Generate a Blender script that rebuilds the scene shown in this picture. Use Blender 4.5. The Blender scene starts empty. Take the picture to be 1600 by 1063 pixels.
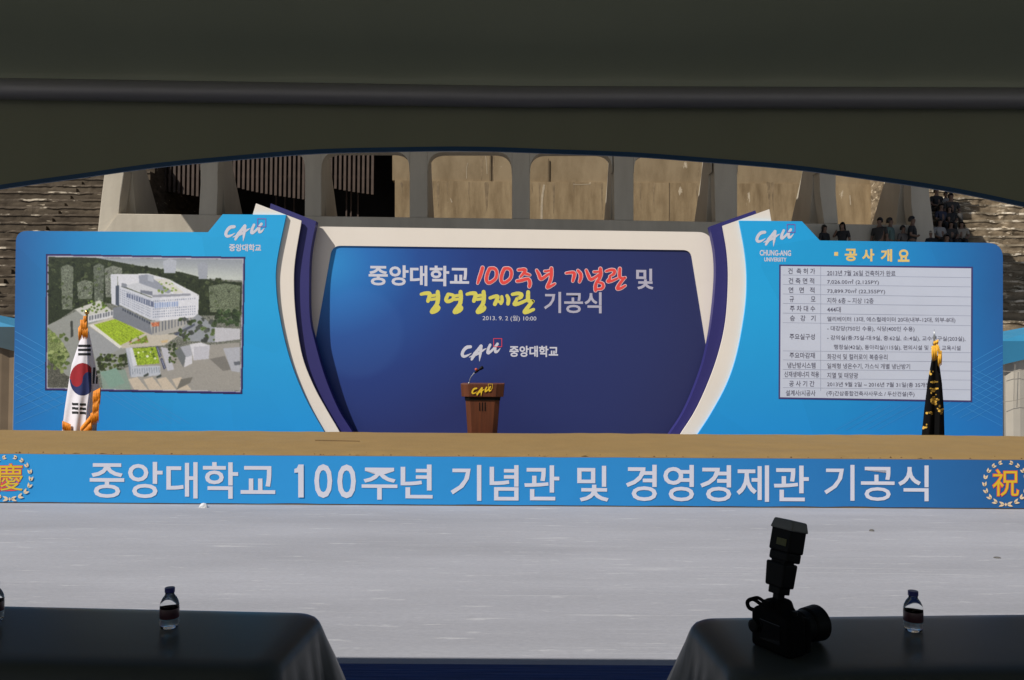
import bpy, bmesh, math, random
import numpy as np
from mathutils import Vector, Matrix, noise
random.seed(7)
R = math.radians
scn = bpy.context.scene
col = scn.collection

# ------------------------------------------------------------------ camera, world, sun, exposure
F = 1244.4                                   # focal length in photograph pixels (28 mm on a 36 mm sensor)
CAM = Vector((0, 0, 1.57))
CROT = (Matrix.Rotation(R(90 + 1.31), 3, 'X') @ Matrix.Rotation(0.006, 3, 'Z'))
cd = bpy.data.cameras.new('camera'); cam = bpy.data.objects.new('camera', cd); col.objects.link(cam)
cd.lens = 28; cd.sensor_width = 36; cd.clip_start = 0.05; cd.clip_end = 2000
cam.matrix_world = Matrix.Translation(CAM) @ CROT.to_4x4()
scn.camera = cam
SUN = Vector((0.22, 0.157, -0.30)).normalized()     # the way the sunlight travels
w = bpy.data.worlds.new('World'); scn.world = w; w.use_nodes = True
nt = w.node_tree
sky = nt.nodes.new('ShaderNodeTexSky'); sky.sky_type = 'NISHITA'; sky.sun_disc = False
sky.sun_elevation = math.asin(-SUN.z); sky.sun_rotation = R(234.5)
nt.links.new(sky.outputs[0], nt.nodes['Background'].inputs[0]); nt.nodes['Background'].inputs[1].default_value = 0.05
sl = bpy.data.lights.new('sun', 'SUN'); sl.energy = 5.0; sl.angle = R(0.5); sl.color = (1, .95, .87)
so = bpy.data.objects.new('sun', sl); col.objects.link(so)
so.rotation_euler = SUN.to_track_quat('-Z', 'Y').to_euler(); so.location = (-20, -14, 27)
scn.view_settings.view_transform = 'Standard'; scn.view_settings.look = 'None'
scn.view_settings.exposure = 0.0; scn.view_settings.gamma = 1.0
scn.cycles.max_bounces = 8; scn.cycles.transparent_max_bounces = 8
scn.cycles.caustics_reflective = False; scn.cycles.caustics_refractive = False
scn.cycles.use_denoising = True

# ------------------------------------------------------------------ helpers
def ray(px, py): return CROT @ Vector(((px - 800) / F, (531.5 - py) / F, -1))
def P(px, py, Y):                            # point of the plane y = Y that the photograph shows at a pixel
    d = ray(px, py); return CAM + d * ((Y - CAM.y) / d.y)
def G(px, py, z):                            # the same for a level plane
    d = ray(px, py); return CAM + d * ((z - CAM.z) / d.z)
def s2l(c): return c / 12.92 if c <= .04045 else ((c + .055) / 1.055) ** 2.4
def rgb(r, g, b, k=1.0): return (s2l(r / 255) * k, s2l(g / 255) * k, s2l(b / 255) * k, 1)
VK = 1.12                                    # printed colours: albedo of a sunlit upright surface
def V(r, g, b): return tuple(min(.86, x) for x in rgb(r, g, b, VK)[:3]) + (1,)

def new_mat(name):
    m = bpy.data.materials.new(name); m.use_nodes = True
    return m, m.node_tree.nodes, m.node_tree.links, m.node_tree.nodes['Principled BSDF']
def mat(name, c, rough=.6, var=.12, scale=6.0, stretch=(1, 1, 1), bump=0.0, metal=0.0, spec=.5, bscale=None):
    m, N, L, b = new_mat(name)
    b.inputs['Roughness'].default_value = rough; b.inputs['Metallic'].default_value = metal
    b.inputs['Specular IOR Level'].default_value = spec
    tc = N.new('ShaderNodeTexCoord'); mp = N.new('ShaderNodeMapping'); mp.inputs['Scale'].default_value = stretch
    L.new(tc.outputs['Object'], mp.inputs[0])
    nz = N.new('ShaderNodeTexNoise'); nz.inputs['Scale'].default_value = scale; nz.inputs['Detail'].default_value = 6
    L.new(mp.outputs[0], nz.inputs['Vector'])
    rp = N.new('ShaderNodeValToRGB'); e = rp.color_ramp.elements
    e[0].position = .25; e[1].position = .75
    e[0].color = tuple(x * (1 - var) for x in c[:3]) + (1,); e[1].color = tuple(min(.95, x * (1 + var)) for x in c[:3]) + (1,)
    L.new(nz.outputs[0], rp.inputs[0]); L.new(rp.outputs[0], b.inputs['Base Color'])
    if bump:
        bp = N.new('ShaderNodeBump'); bp.inputs['Strength'].default_value = bump; bp.inputs['Distance'].default_value = .02
        if bscale:
            n2 = N.new('ShaderNodeTexNoise'); n2.inputs['Scale'].default_value = bscale; n2.inputs['Detail'].default_value = 5
            L.new(mp.outputs[0], n2.inputs['Vector']); L.new(n2.outputs[0], bp.inputs['Height'])
        else: L.new(nz.outputs[0], bp.inputs['Height'])
        L.new(bp.outputs[0], b.inputs['Normal'])
    return m
def attr_mat(name, rough=.5, var=.1, scale=30):
    m, N, L, b = new_mat(name); b.inputs['Roughness'].default_value = rough
    a = N.new('ShaderNodeVertexColor'); a.layer_name = 'Col'
    tc = N.new('ShaderNodeTexCoord'); nz = N.new('ShaderNodeTexNoise'); nz.inputs['Scale'].default_value = scale; nz.inputs['Detail'].default_value = 5
    L.new(tc.outputs['Object'], nz.inputs['Vector'])
    mr = N.new('ShaderNodeMapRange'); mr.inputs[1].default_value = .3; mr.inputs[2].default_value = .7
    mr.inputs[3].default_value = 1 - var; mr.inputs[4].default_value = 1 + var
    L.new(nz.outputs[0], mr.inputs[0])
    mx = N.new('ShaderNodeVectorMath'); mx.operation = 'SCALE'
    L.new(a.outputs[0], mx.inputs[0]); L.new(mr.outputs[0], mx.inputs['Scale'])
    L.new(mx.outputs[0], b.inputs['Base Color'])
    return m

ORG = {}
class MB:
    def __init__(s): s.v = []; s.f = []; s.m = []; s.c = []; s.cc = None; s.mi = 0
    def add(s, vs, fs, mi=None, c=None):
        o = len(s.v); s.v += [Vector(x) for x in vs]
        for f in fs:
            s.f.append([i + o for i in f]); s.m.append(s.mi if mi is None else mi); s.c.append(c or s.cc)
    def xform(s, M): s.v = [M @ x for x in s.v]; return s
    def box(s, x0, x1, y0, y1, z0, z1, mi=None):
        s.add([(x, y, z) for x in (x0, x1) for y in (y0, y1) for z in (z0, z1)],
              [(0, 1, 3, 2), (4, 6, 7, 5), (0, 4, 5, 1), (2, 3, 7, 6), (0, 2, 6, 4), (1, 5, 7, 3)], mi)
    def prism(s, front, back, mi=None, c=None):          # two matching rings of 3-D points
        n = len(front); o = list(front) + list(back)
        fs = [list(range(n))[::-1], list(range(n, 2 * n))] + [(i, (i + 1) % n, n + (i + 1) % n, n + i) for i in range(n)]
        s.add(o, fs, mi, c)
    def slab(s, pts, Y, th, mi=None):                    # outline in pixels on the plane Y, made th thick
        fr = [P(x, y, Y) for x, y in pts]; s.prism(fr, [p + Vector((0, th, 0)) for p in fr], mi)
    def sheet(s, pts, Y, c=None):
        s.add([P(x, y, Y) for x, y in pts], [list(range(len(pts)))], None, c)
    def tube(s, path, r, n=8, mi=None, caps=True):
        path = [Vector(p) for p in path]; rs = r if isinstance(r, (list, tuple)) else [r] * len(path)
        vs = []; fs = []; up = None
        for i, p in enumerate(path):
            t = (path[min(i + 1, len(path) - 1)] - path[max(i - 1, 0)]).normalized()
            if up is None: up = Vector((0, 0, 1)) if abs(t.z) < .9 else Vector((1, 0, 0))
            a = t.cross(up).normalized(); b = a.cross(t).normalized(); up = b
            vs += [p + (a * math.cos(k * 2 * math.pi / n) + b * math.sin(k * 2 * math.pi / n)) * rs[i] for k in range(n)]
        for i in range(len(path) - 1):
            fs += [(i * n + k, i * n + (k + 1) % n, (i + 1) * n + (k + 1) % n, (i + 1) * n + k) for k in range(n)]
        if caps: fs += [list(range(n)), list(range((len(path) - 1) * n, len(path) * n))]
        s.add(vs, fs, mi)
    def lathe(s, prof, c, n=24, mi=None):                # profile of (radius, height) round the upright through c
        c = Vector(c); vs = []; fs = []
        for r, z in prof: vs += [c + Vector((r * math.cos(k * 2 * math.pi / n), r * math.sin(k * 2 * math.pi / n), z)) for k in range(n)]
        for i in range(len(prof) - 1):
            fs += [(i * n + k, i * n + (k + 1) % n, (i + 1) * n + (k + 1) % n, (i + 1) * n + k) for k in range(n)]
        if prof[0][0] > 1e-4: fs.append(list(range(n))[::-1])
        if prof[-1][0] > 1e-4: fs.append(list(range((len(prof) - 1) * n, len(prof) * n)))
        s.add(vs, fs, mi)
    def build(s, name, mats, parent=None, loc=None, smooth=False, bevel=0, seg=2, fix=True, tri=False):
        if not isinstance(mats, (list, tuple)): mats = [mats]
        o_ = ORG[parent.name] if parent else Vector(loc or (0, 0, 0))
        me = bpy.data.meshes.new(name)
        me.from_pydata([tuple(x - o_) for x in s.v], [], s.f)
        for m in mats: me.materials.append(m)
        me.polygons.foreach_set('material_index', s.m)
        if any(s.c):
            ca = me.color_attributes.new('Col', 'FLOAT_COLOR', 'CORNER')
            for p, c in zip(me.polygons, s.c):
                for li in p.loop_indices: ca.data[li].color = c or (.5, .5, .5, 1)
        if fix or tri:
            bm = bmesh.new(); bm.from_mesh(me)
            if fix: bmesh.ops.recalc_face_normals(bm, faces=bm.faces)
            if tri: bmesh.ops.triangulate(bm, faces=[f for f in bm.faces if len(f.verts) > 4])
            bm.to_mesh(me); bm.free()
        if smooth: me.polygons.foreach_set('use_smooth', [True] * len(me.polygons))
        ob = bpy.data.objects.new(name, me); col.objects.link(ob)
        if parent: ob.parent = parent
        else: ob.location = o_
        ORG[ob.name] = o_
        if bevel:
            b = ob.modifiers.new('bevel', 'BEVEL'); b.width = bevel; b.segments = seg; b.limit_method = 'ANGLE'; b.angle_limit = R(40)
        return ob
def tag(o, label=None, cat=None, group=None, kind=None):
    if label: o['label'] = label
    if cat: o['category'] = cat
    if group: o['group'] = group
    if kind: o['kind'] = kind
    return o
def thing(name, label, cat, loc, group=None):
    o = bpy.data.objects.new(name, None); col.objects.link(o); o.location = loc; o.empty_display_size = .1
    ORG[o.name] = Vector(loc); return tag(o, label, cat, group)
def fillet(pts, seg=8):                                  # (x, y) or (x, y, radius)
    out = []; n = len(pts)
    for i, p in enumerate(pts):
        if len(p) < 3 or p[2] <= 0: out.append((p[0], p[1])); continue
        c = Vector(p[:2]); a = Vector(pts[i - 1][:2]) - c; b = Vector(pts[(i + 1) % n][:2]) - c
        r = p[2]; p0 = c + a.normalized() * r; p1 = c + b.normalized() * r
        for k in range(seg + 1):
            t = k / seg; q = p0 * (1 - t) ** 2 + c * 2 * t * (1 - t) + p1 * t * t; out.append((q.x, q.y))
    return out
def spline(pts, n=6):                                    # Catmull-Rom through the points (any dimension)
    q = [tuple(2 * a - b for a, b in zip(pts[0], pts[1]))] + list(pts) + [tuple(2 * a - b for a, b in zip(pts[-1], pts[-2]))]
    out = []
    for i in range(1, len(q) - 2):
        for k in range(n):
            t = k / n
            out.append(tuple(.5 * (2 * b + (c - a) * t + (2 * a - 5 * b + 4 * c - d) * t * t + (3 * b - a - 3 * c + d) * t ** 3)
                             for a, b, c, d in zip(q[i - 1], q[i], q[i + 1], q[i + 2])))
    out.append(tuple(pts[-1])); return out
TXT = {}
def glyphs(body, off):
    k = (body, off)
    if k not in TXT:
        cu = bpy.data.curves.new('type', 'FONT'); cu.body = body; cu.offset = off; cu.fill_mode = 'FRONT'; cu.resolution_u = 3
        ob = bpy.data.objects.new('type', cu); col.objects.link(ob)
        dg = bpy.context.evaluated_depsgraph_get(); dg.update()
        me = bpy.data.meshes.new_from_object(ob.evaluated_get(dg))
        vs = [tuple(v.co[:2]) for v in me.vertices]; fs = [list(p.vertices) for p in me.polygons]
        bpy.data.objects.remove(ob); bpy.data.curves.remove(cu); bpy.data.meshes.remove(me)
        TXT[k] = (vs, fs)
    return TXT[k]
def write(mb, body, x0, x1, y0, y1, Y, slope=.006, off=.018, pad=None, on=None):
    """set a word into a box of the plane Y; pad keeps the box of a lighter cut for an outlined word"""
    vs, fs = glyphs(body, off)
    rv = glyphs(body, pad)[0] if pad is not None else vs
    ax, bx = min(v[0] for v in rv), max(v[0] for v in rv); ay, by = min(v[1] for v in rv), max(v[1] for v in rv)
    out = []
    for x, y in vs:
        px = x0 + (x - ax) / (bx - ax) * (x1 - x0); py = y1 + (y - ay) / (by - ay) * (y0 - y1) + slope * (px - (x0 + x1) / 2)
        q = P(px, py, Y)
        if on: q.y = on(q.x)
        out.append(q)
    mb.add(out, fs)
def stroke(mb, pts, ws, Y, grow=0.0, n=5):
    """one brush stroke: a ribbon of changing width through pixel points on the plane Y"""
    if not isinstance(ws, (list, tuple)): ws = [ws] * len(pts)
    if len(ws) != len(pts): ws = [ws[0] + (ws[-1] - ws[0]) * i / (len(pts) - 1) for i in range(len(pts))]
    q = spline([(x, y, w_) for (x, y), w_ in zip(pts, ws)], n)
    L = []; Rr = []
    for i, (x, y, w_) in enumerate(q):
        a = q[max(i - 1, 0)]; b = q[min(i + 1, len(q) - 1)]
        d = Vector((b[0] - a[0], b[1] - a[1])); d = d.normalized() if d.length > 1e-6 else Vector((1, 0))
        h = max(.15, w_ / 2) * (1 + .05 * math.sin(i * 2.3)) + grow
        L.append((x - d.y * h, y + d.x * h)); Rr.append((x + d.y * h, y - d.x * h))
    for i in range(len(q) - 1):
        yy = Y - .00002 * (len(mb.f) % 40)
        mb.add([P(*L[i], yy), P(*L[i + 1], yy), P(*Rr[i + 1], yy), P(*Rr[i], yy)], [(0, 1, 2, 3)])
        if 0 < i:
            mb.add([P(q[i][0] + math.cos(k * math.pi / 4) * (q[i][2] / 2 + grow), q[i][1] + math.sin(k * math.pi / 4) * (q[i][2] / 2 + grow), yy - .00001) for k in range(8)], [list(range(8))])
    for e in (0, -1):
        x, y, w_ = q[e]; h = max(.15, w_ / 2) * .98 + grow; yy = Y - .00002 * (len(mb.f) % 40)
        mb.add([P(x + math.cos(k * math.pi / 6) * h, y + math.sin(k * math.pi / 6) * h, yy) for k in range(12)], [list(range(12))])
def smoothstep(a, b, x): t = max(0, min(1, (x - a) / (b - a))); return t * t * (3 - 2 * t)

# ------------------------------------------------------------------ materials of the setting
def ground_mat():
    m, N, L, b = new_mat('pale dusty paving'); b.inputs['Roughness'].default_value = .8
    tc = N.new('ShaderNodeTexCoord')
    def nz(scale, st, det=6, rough=.6):
        mp = N.new('ShaderNodeMapping'); mp.inputs['Scale'].default_value = st; L.new(tc.outputs['Object'], mp.inputs[0])
        n = N.new('ShaderNodeTexNoise'); n.inputs['Scale'].default_value = scale; n.inputs['Detail'].default_value = det; n.inputs['Roughness'].default_value = rough
        L.new(mp.outputs[0], n.inputs['Vector']); return n
    a = nz(.9, (.35, 1.4, 1)); r = N.new('ShaderNodeValToRGB'); e = r.color_ramp.elements
    e[0].position = .3; e[0].color = rgb(154, 155, 162, .80); e[1].position = .7; e[1].color = rgb(170, 171, 179, .80)
    L.new(a.outputs[0], r.inputs[0])
    s = nz(2.4, (.8, 6.5, 1), 10, .7); r2 = N.new('ShaderNodeValToRGB'); e = r2.color_ramp.elements
    e[0].position = .59; e[0].color = (0, 0, 0, 1); e[1].position = .66; e[1].color = (1, 1, 1, 1)
    L.new(s.outputs[0], r2.inputs[0])
    mx = N.new('ShaderNodeMix'); mx.data_type = 'RGBA'; L.new(r.outputs[0], mx.inputs[6]); mx.inputs[7].default_value = rgb(204, 204, 208, .80)
    sc = N.new('ShaderNodeMath'); sc.operation = 'MULTIPLY'; sc.inputs[1].default_value = .55; L.new(r2.outputs[0], sc.inputs[0]); L.new(sc.outputs[0], mx.inputs[0])
    d = nz(3.1, (.5, 5, 1), 8, .7); r3 = N.new('ShaderNodeValToRGB'); e = r3.color_ramp.elements
    e[0].position = .63; e[0].color = (0, 0, 0, 1); e[1].position = .75; e[1].color = (.18, .18, .18, 1); L.new(d.outputs[0], r3.inputs[0])
    m2 = N.new('ShaderNodeMix'); m2.data_type = 'RGBA'; L.new(mx.outputs[2], m2.inputs[6]); m2.inputs[7].default_value = rgb(118, 113, 106, .72); L.new(r3.outputs[0], m2.inputs[0])
    ln = nz(1.5, (.035, 1.5, 1), 3, .5); l1 = N.new('ShaderNodeMath'); l1.operation = 'PINGPONG'; l1.inputs[1].default_value = .06; L.new(ln.outputs[0], l1.inputs[0])
    l2 = N.new('ShaderNodeMapRange'); l2.inputs[1].default_value = .0; l2.inputs[2].default_value = .0045; l2.inputs[3].default_value = 1; l2.inputs[4].default_value = 0; L.new(l1.outputs[0], l2.inputs[0])
    br = nz(1.3, (.6, 2.5, 1), 5); l3 = N.new('ShaderNodeMapRange'); l3.inputs[1].default_value = .48; l3.inputs[2].default_value = .62; l3.inputs[4].default_value = .55; L.new(br.outputs[0], l3.inputs[0])
    l4 = N.new('ShaderNodeMath'); l4.operation = 'MULTIPLY'; L.new(l2.outputs[0], l4.inputs[0]); L.new(l3.outputs[0], l4.inputs[1])
    m5 = N.new('ShaderNodeMix'); m5.data_type = 'RGBA'; L.new(l4.outputs[0], m5.inputs[0]); L.new(m2.outputs[2], m5.inputs[6]); m5.inputs[7].default_value = rgb(206, 206, 210, .82)
    gn = nz(38, (.6, 1.4, 1), 8, .75); mg = N.new('ShaderNodeMapRange'); mg.inputs[1].default_value = .3; mg.inputs[2].default_value = .7; mg.inputs[3].default_value = .9; mg.inputs[4].default_value = 1.1; L.new(gn.outputs[0], mg.inputs[0])
    bn = nz(1.1, (.04, 1.0, 1), 4); mb_ = N.new('ShaderNodeMapRange'); mb_.inputs[1].default_value = .35; mb_.inputs[2].default_value = .65; mb_.inputs[3].default_value = .93; mb_.inputs[4].default_value = 1.07; L.new(bn.outputs[0], mb_.inputs[0])
    mm = N.new('ShaderNodeMath'); mm.operation = 'MULTIPLY'; L.new(mg.outputs[0], mm.inputs[0]); L.new(mb_.outputs[0], mm.inputs[1])
    sg = N.new('ShaderNodeVectorMath'); sg.operation = 'SCALE'; L.new(m5.outputs[2], sg.inputs[0]); L.new(mm.outputs[0], sg.inputs['Scale']); L.new(sg.outputs[0], b.inputs['Base Color'])
    bp = N.new('ShaderNodeBump'); bp.inputs['Strength'].default_value = .25; bp.inputs['Distance'].default_value = .02
    L.new(s.outputs[0], bp.inputs['Height']); L.new(bp.outputs[0], b.inputs['Normal'])
    return m
def stained_mat(name, base, dark, light, st_streak, scale=1.0, thr=(.6, .66), bump=.5, amount=.8):
    """weathered concrete: broad tone, stretched streaks and pale patches with edges of their own"""
    m, N, L, b = new_mat(name); b.inputs['Roughness'].default_value = .95; b.inputs['Specular IOR Level'].default_value = .05
    tc = N.new('ShaderNodeTexCoord')
    def nz(sc, st, det=6):
        mp = N.new('ShaderNodeMapping'); mp.inputs['Scale'].default_value = st; L.new(tc.outputs['Object'], mp.inputs[0])
        n = N.new('ShaderNodeTexNoise'); n.inputs['Scale'].default_value = sc; n.inputs['Detail'].default_value = det; n.inputs['Roughness'].default_value = .62
        L.new(mp.outputs[0], n.inputs['Vector']); return n
    a = nz(scale, st_streak, 8); r = N.new('ShaderNodeValToRGB'); e = r.color_ramp.elements
    e[0].position = .32; e[0].color = dark; e[1].position = .62; e[1].color = base
    L.new(a.outputs[0], r.inputs[0])
    p = nz(scale * 1.3, (st_streak[0] * .8, 1, max(.5, st_streak[2])), 9); r2 = N.new('ShaderNodeValToRGB'); e = r2.color_ramp.elements
    e[0].position = thr[0]; e[0].color = (0, 0, 0, 1); e[1].position = thr[1]; e[1].color = (amount,) * 3 + (1,)
    L.new(p.outputs[0], r2.inputs[0])
    mx = N.new('ShaderNodeMix'); mx.data_type = 'RGBA'; L.new(r2.outputs[0], mx.inputs[0]); L.new(r.outputs[0], mx.inputs[6]); mx.inputs[7].default_value = light
    L.new(mx.outputs[2], b.inputs['Base Color'])
    if bump:
        g = nz(scale * 6, (1, 1, 1), 6); bp = N.new('ShaderNodeBump'); bp.inputs['Strength'].default_value = bump; bp.inputs['Distance'].default_value = .05
        L.new(g.outputs[0], bp.inputs['Height']); L.new(bp.outputs[0], b.inputs['Normal'])
    return m
M_ground = ground_mat()
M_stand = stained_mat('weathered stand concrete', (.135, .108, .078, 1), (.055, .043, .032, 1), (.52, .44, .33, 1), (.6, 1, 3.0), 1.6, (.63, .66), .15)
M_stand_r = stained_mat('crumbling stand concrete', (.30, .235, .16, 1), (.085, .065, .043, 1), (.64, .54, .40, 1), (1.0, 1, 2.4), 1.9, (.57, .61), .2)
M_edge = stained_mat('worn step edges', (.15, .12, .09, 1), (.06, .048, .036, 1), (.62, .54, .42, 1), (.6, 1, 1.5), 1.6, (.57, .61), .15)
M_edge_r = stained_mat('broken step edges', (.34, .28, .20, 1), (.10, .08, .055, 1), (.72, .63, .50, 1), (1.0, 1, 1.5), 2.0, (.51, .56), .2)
M_tan = stained_mat('streaked tan concrete wall', (.37, .28, .17, 1), (.215, .155, .09, 1), (.62, .53, .40, 1), (1.9, 1, .42), 1.2, (.665, .69), .12)
M_tan2 = stained_mat('smooth tan concrete wall', (.34, .262, .165, 1), (.235, .175, .105, 1), (.62, .53, .40, 1), (1.3, 1, .5), .9, (.67, .70), .1)
M_joint2 = mat('brown run off stain', (.255, .188, .112, 1), .95, .35, 4)
M_crack = mat('pale broken plaster', (.46, .38, .275, 1), .9, .25, 5)
M_joint = mat('dark wall joint', (.12, .085, .05, 1), .9, .3, 3)
M_conc = stained_mat('grey concrete frame', (.56, .505, .41, 1), (.46, .41, .33, 1), (.68, .62, .52, 1), (1.2, 1, .3), .8, (.66, .8), .2)
M_bar = mat('rust brown steel bars', (.085, .055, .04, 1), .7, .3, 3)
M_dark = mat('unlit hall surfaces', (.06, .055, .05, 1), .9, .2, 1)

# ------------------------------------------------------------------ ground and carpet
g = MB(); g.add([(-400, -400, 0), (400, -400, 0), (400, 400, 0), (-400, 400, 0)], [(0, 1, 2, 3)])
tag(g.build('ground', M_ground), kind='structure')
M_carpet = mat('blue event carpet', rgb(40, 66, 125, .8), .95, .25, 3, (1, 14, 1), .4)
c = MB(); c.box(-6, 6, -4, 4.09, .004, .012)
tag(c.build('carpet', M_carpet, loc=(0, 2, 0)), 'blue event carpet on the ground between the two black tables', 'carpet')

# ------------------------------------------------------------------ amphitheatre: stands and hall
ROW_D, ROW_H, Y0r, Z0r = .39, .36, 26.7, 4.3
def row(k): return Y0r + ROW_D * k, Z0r + ROW_H * k      # front edge and height of the tread of row k
def stand(name, label, x0, x1, k0, k1, m, rough, back, loc, edge):
    b = MB(); n = max(2, int((x1 - x0) / .16)); xs = [x0 + (x1 - x0) * i / n for i in range(n + 1)]
    rows = []
    for k in range(k0, k1 + 1):
        y, z = row(k)
        low, und, lip, top = [], [], [], []
        for x in xs:
            j = noise.noise(Vector((x * 2.3, k * 3.1, 1))) * rough
            j2 = noise.noise(Vector((x * 5.5, k * 5.3, 7))) * rough
            o = .028 if noise.noise(Vector((x * .9, k * 4.7, 3))) < .22 else .0
            y_ = y + .3 * j; ch = max(0, j) * .9
            low.append((x, y_, z - ROW_H)); und.append((x, y_ + .3 * j2, z - .085 - ch)); lip.append((x, y_ - o + .3 * j2, z - .075 - ch)); top.append((x, y_ - o + max(0, j2) * .9, z - ch * .6 - .008))
        rows += [low, und, lip, top]
    y, z = row(k1); rows.append([(x, back, z) for x in xs])
    vs = [p for r_ in rows for p in r_]; w_ = n + 1
    b.add(vs, [(i * w_ + j, i * w_ + j + 1, (i + 1) * w_ + j + 1, (i + 1) * w_ + j) for i in range(len(rows) - 1) for j in range(n)])
    b.m = [1 if (f // n) % 4 in (1, 2) else 0 for f in range(len(b.f))]
    ybase = row(k0)[0]
    b.add([(x0, ybase, 0)] + [rows[i][0] for i in range(len(rows))] + [(x0, back, 0)], [list(range(len(rows) + 2))])
    b.add([(x1, ybase, 0)] + [rows[i][-1] for i in range(len(rows))] + [(x1, back, 0)], [list(range(len(rows) + 2))])
    o = b.build(name, [m, edge], loc=loc, tri=True)
    return tag(o, label, 'stand')
XL = P(158, 350, 28).x; XR = P(1460, 350, 28).x
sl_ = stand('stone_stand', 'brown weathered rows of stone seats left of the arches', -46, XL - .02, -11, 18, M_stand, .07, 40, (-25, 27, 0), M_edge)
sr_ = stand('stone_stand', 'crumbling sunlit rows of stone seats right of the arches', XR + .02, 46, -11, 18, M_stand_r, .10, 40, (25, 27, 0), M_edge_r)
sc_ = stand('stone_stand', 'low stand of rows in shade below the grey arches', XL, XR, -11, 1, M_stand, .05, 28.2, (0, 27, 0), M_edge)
for o in (sl_, sr_, sc_): o['group'] = 'rows of the amphitheatre'
st = MB(); XA = -17.0                                    # blocks halving the steps of the aisle in the left stand
for k in range(-8, 15):
    y, z = row(k); st = MB(); st.box(XA - .75, XA, y - .13, y + .06, z - ROW_H, z - ROW_H * .5); st.build('aisle_step', M_stand, sl_)

hall = thing('arcade_building', 'concrete arcade building of tall rounded openings above the middle of the seating', 'building', (0, 28, 0))
YF = 28.0
pil = [((187, 200), (196, 200), (195, 262), (188, 310), (183, 366), (152, 366), (158, 310), (163, 270), (165, 200)),
       ((313, 200), (340, 200), (340, 300), (338, 345), (310, 345), (313, 290)),
       ((477, 200), (502, 200), (502, 345), (476, 345)),
       ((640, 200), (668, 200), (668, 345), (640, 345)),
       ((800, 200), (828, 200), (828, 345), (800, 345)),
       ((957, 200), (990, 200), (990, 345), (960, 345)),
       ((1112, 200), (1152, 200), (1152, 350), (1118, 350)),
       ((1278, 200), (1308, 200), (1306, 300), (1310, 350), (1288, 350), (1281, 300)),
       ((1418, 200), (1452, 200), (1452, 300), (1456, 330), (1462, 380), (1432, 380), (1424, 320))]
def top_of(pts): return [(x, y if y > 201 else 118) for x, y in pts]
for i, p in enumerate(pil):
    b = MB(); b.slab(top_of(p), YF, .55); b.build('pillar', M_conc, hall, tri=True, bevel=.03)
edges = [(max(x for x, y in p if y < 301), min(x for x, y in p if y < 301)) for p in pil]
for i in range(8):
    a, b_ = edges[i][0], edges[i + 1][1]; yb = 238 + (a + b_) / 2 * .004 - 3
    pts = fillet([(a, 180), (b_, 180), (b_, yb + 30), (b_ - .5, yb + 30), (b_ - .5, yb, 26), (a + .5, yb, 26), (a + .5, yb + 30), (a, yb + 30)])
    b = MB(); b.slab(pts, YF + .012, .5); b.build('arch_lintel', M_conc, hall, tri=True)
b = MB(); b.slab([(184, 334), (500, 338), (900, 343), (1300, 350), (1432, 352), (1432, 440), (150, 440), (160, 366)], YF - .06, .5)
b.build('parapet', M_conc, hall, tri=True, bevel=.02)
for i, p in enumerate(pil):                              # raking legs behind the pillars, seen from the side
    xs = [x for x, y in p if y < 301]; xl = P(min(xs), 300, YF).x + .03; xr = P(max(xs), 300, YF).x - .03
    yz = [(28.56, 10.6), (29.1, 10.6), (29.3, 9.6), (29.66, 8.5), (31.0, 6.7), (31.2, 5.0), (28.9, 5.0), (28.9, 6.6), (28.56, 7.9)]
    b = MB(); b.prism([Vector((xl, y, z)) for y, z in yz], [Vector((xr, y, z)) for y, z in yz]); b.build('raking_leg', M_conc, hall, tri=True, bevel=.02)
YB = 33.0
b = MB(); b.slab([(613, 118), (1560, 118), (1560, 290), (800, 284), (613, 282)], YB + .06, .5); b.build('back_wall', M_tan2, hall, tri=True)
b = MB(); b.slab([(617, 282), (800, 284), (1560, 290), (1560, 470), (617, 470)], YB, .5); b.build('back_wall', M_tan, hall, tri=True)
for px, py0, py1 in ((766, 240, 283), (857, 248, 284), (1046, 286, 345)):
    a = P(px, py0, YB); e = P(px, py1, YB); b = MB(); b.box(a.x - .018, a.x + .018, YB - .004, YB + .02, e.z, a.z); b.build('wall_joint', M_joint, hall)
rs_ = random.Random(21); sm_ = MB(); pm_ = MB()
for i in range(46):
    px = rs_.uniform(625, 1400); y0 = rs_.choice((286, 287, 287, 244)); ln = rs_.uniform(10, 55)
    stroke(sm_, [(px, y0), (px + rs_.uniform(-1, 1), y0 + ln * .5), (px + rs_.uniform(-1.5, 1.5), y0 + ln)], [rs_.uniform(1.5, 6), rs_.uniform(1, 4), .6], YB - .003 if y0 > 280 else YB + .057, n=4)
for pts, ws in (([(731, 255), (729, 264), (729, 279)], .8), ([(758, 240), (760, 254), (761, 272)], .9), ([(850, 290), (847, 310), (846, 344)], 3.4), ([(896, 288), (906, 288.6), (922, 288)], .9), ([(704, 311), (706, 316)], 1.6), ([(1328, 306), (1329, 320)], 1.8)):
    stroke(pm_, pts, ws, YB - .006 if pts[0][1] > 283 else YB + .054, n=4)
sm_.build('run_off_stain', M_joint2, hall, fix=False); pm_.build('pale_crack', M_crack, hall, fix=False)
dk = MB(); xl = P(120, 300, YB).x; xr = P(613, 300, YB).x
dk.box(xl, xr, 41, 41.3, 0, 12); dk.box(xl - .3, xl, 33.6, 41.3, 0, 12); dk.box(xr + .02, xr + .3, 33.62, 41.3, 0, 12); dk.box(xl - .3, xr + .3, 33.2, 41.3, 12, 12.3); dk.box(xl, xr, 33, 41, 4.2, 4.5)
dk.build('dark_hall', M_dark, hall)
gr = MB()
def gbot(px):
    for a, b_, c_, d in ((225, 345, 286, 312), (360, 485, 287, 313), (505, 590, 288, 305)):
        if a <= px <= b_: return c_ + (d - c_) * ((px - a) / (b_ - a)) ** .6
    return 300
px = 200
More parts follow.
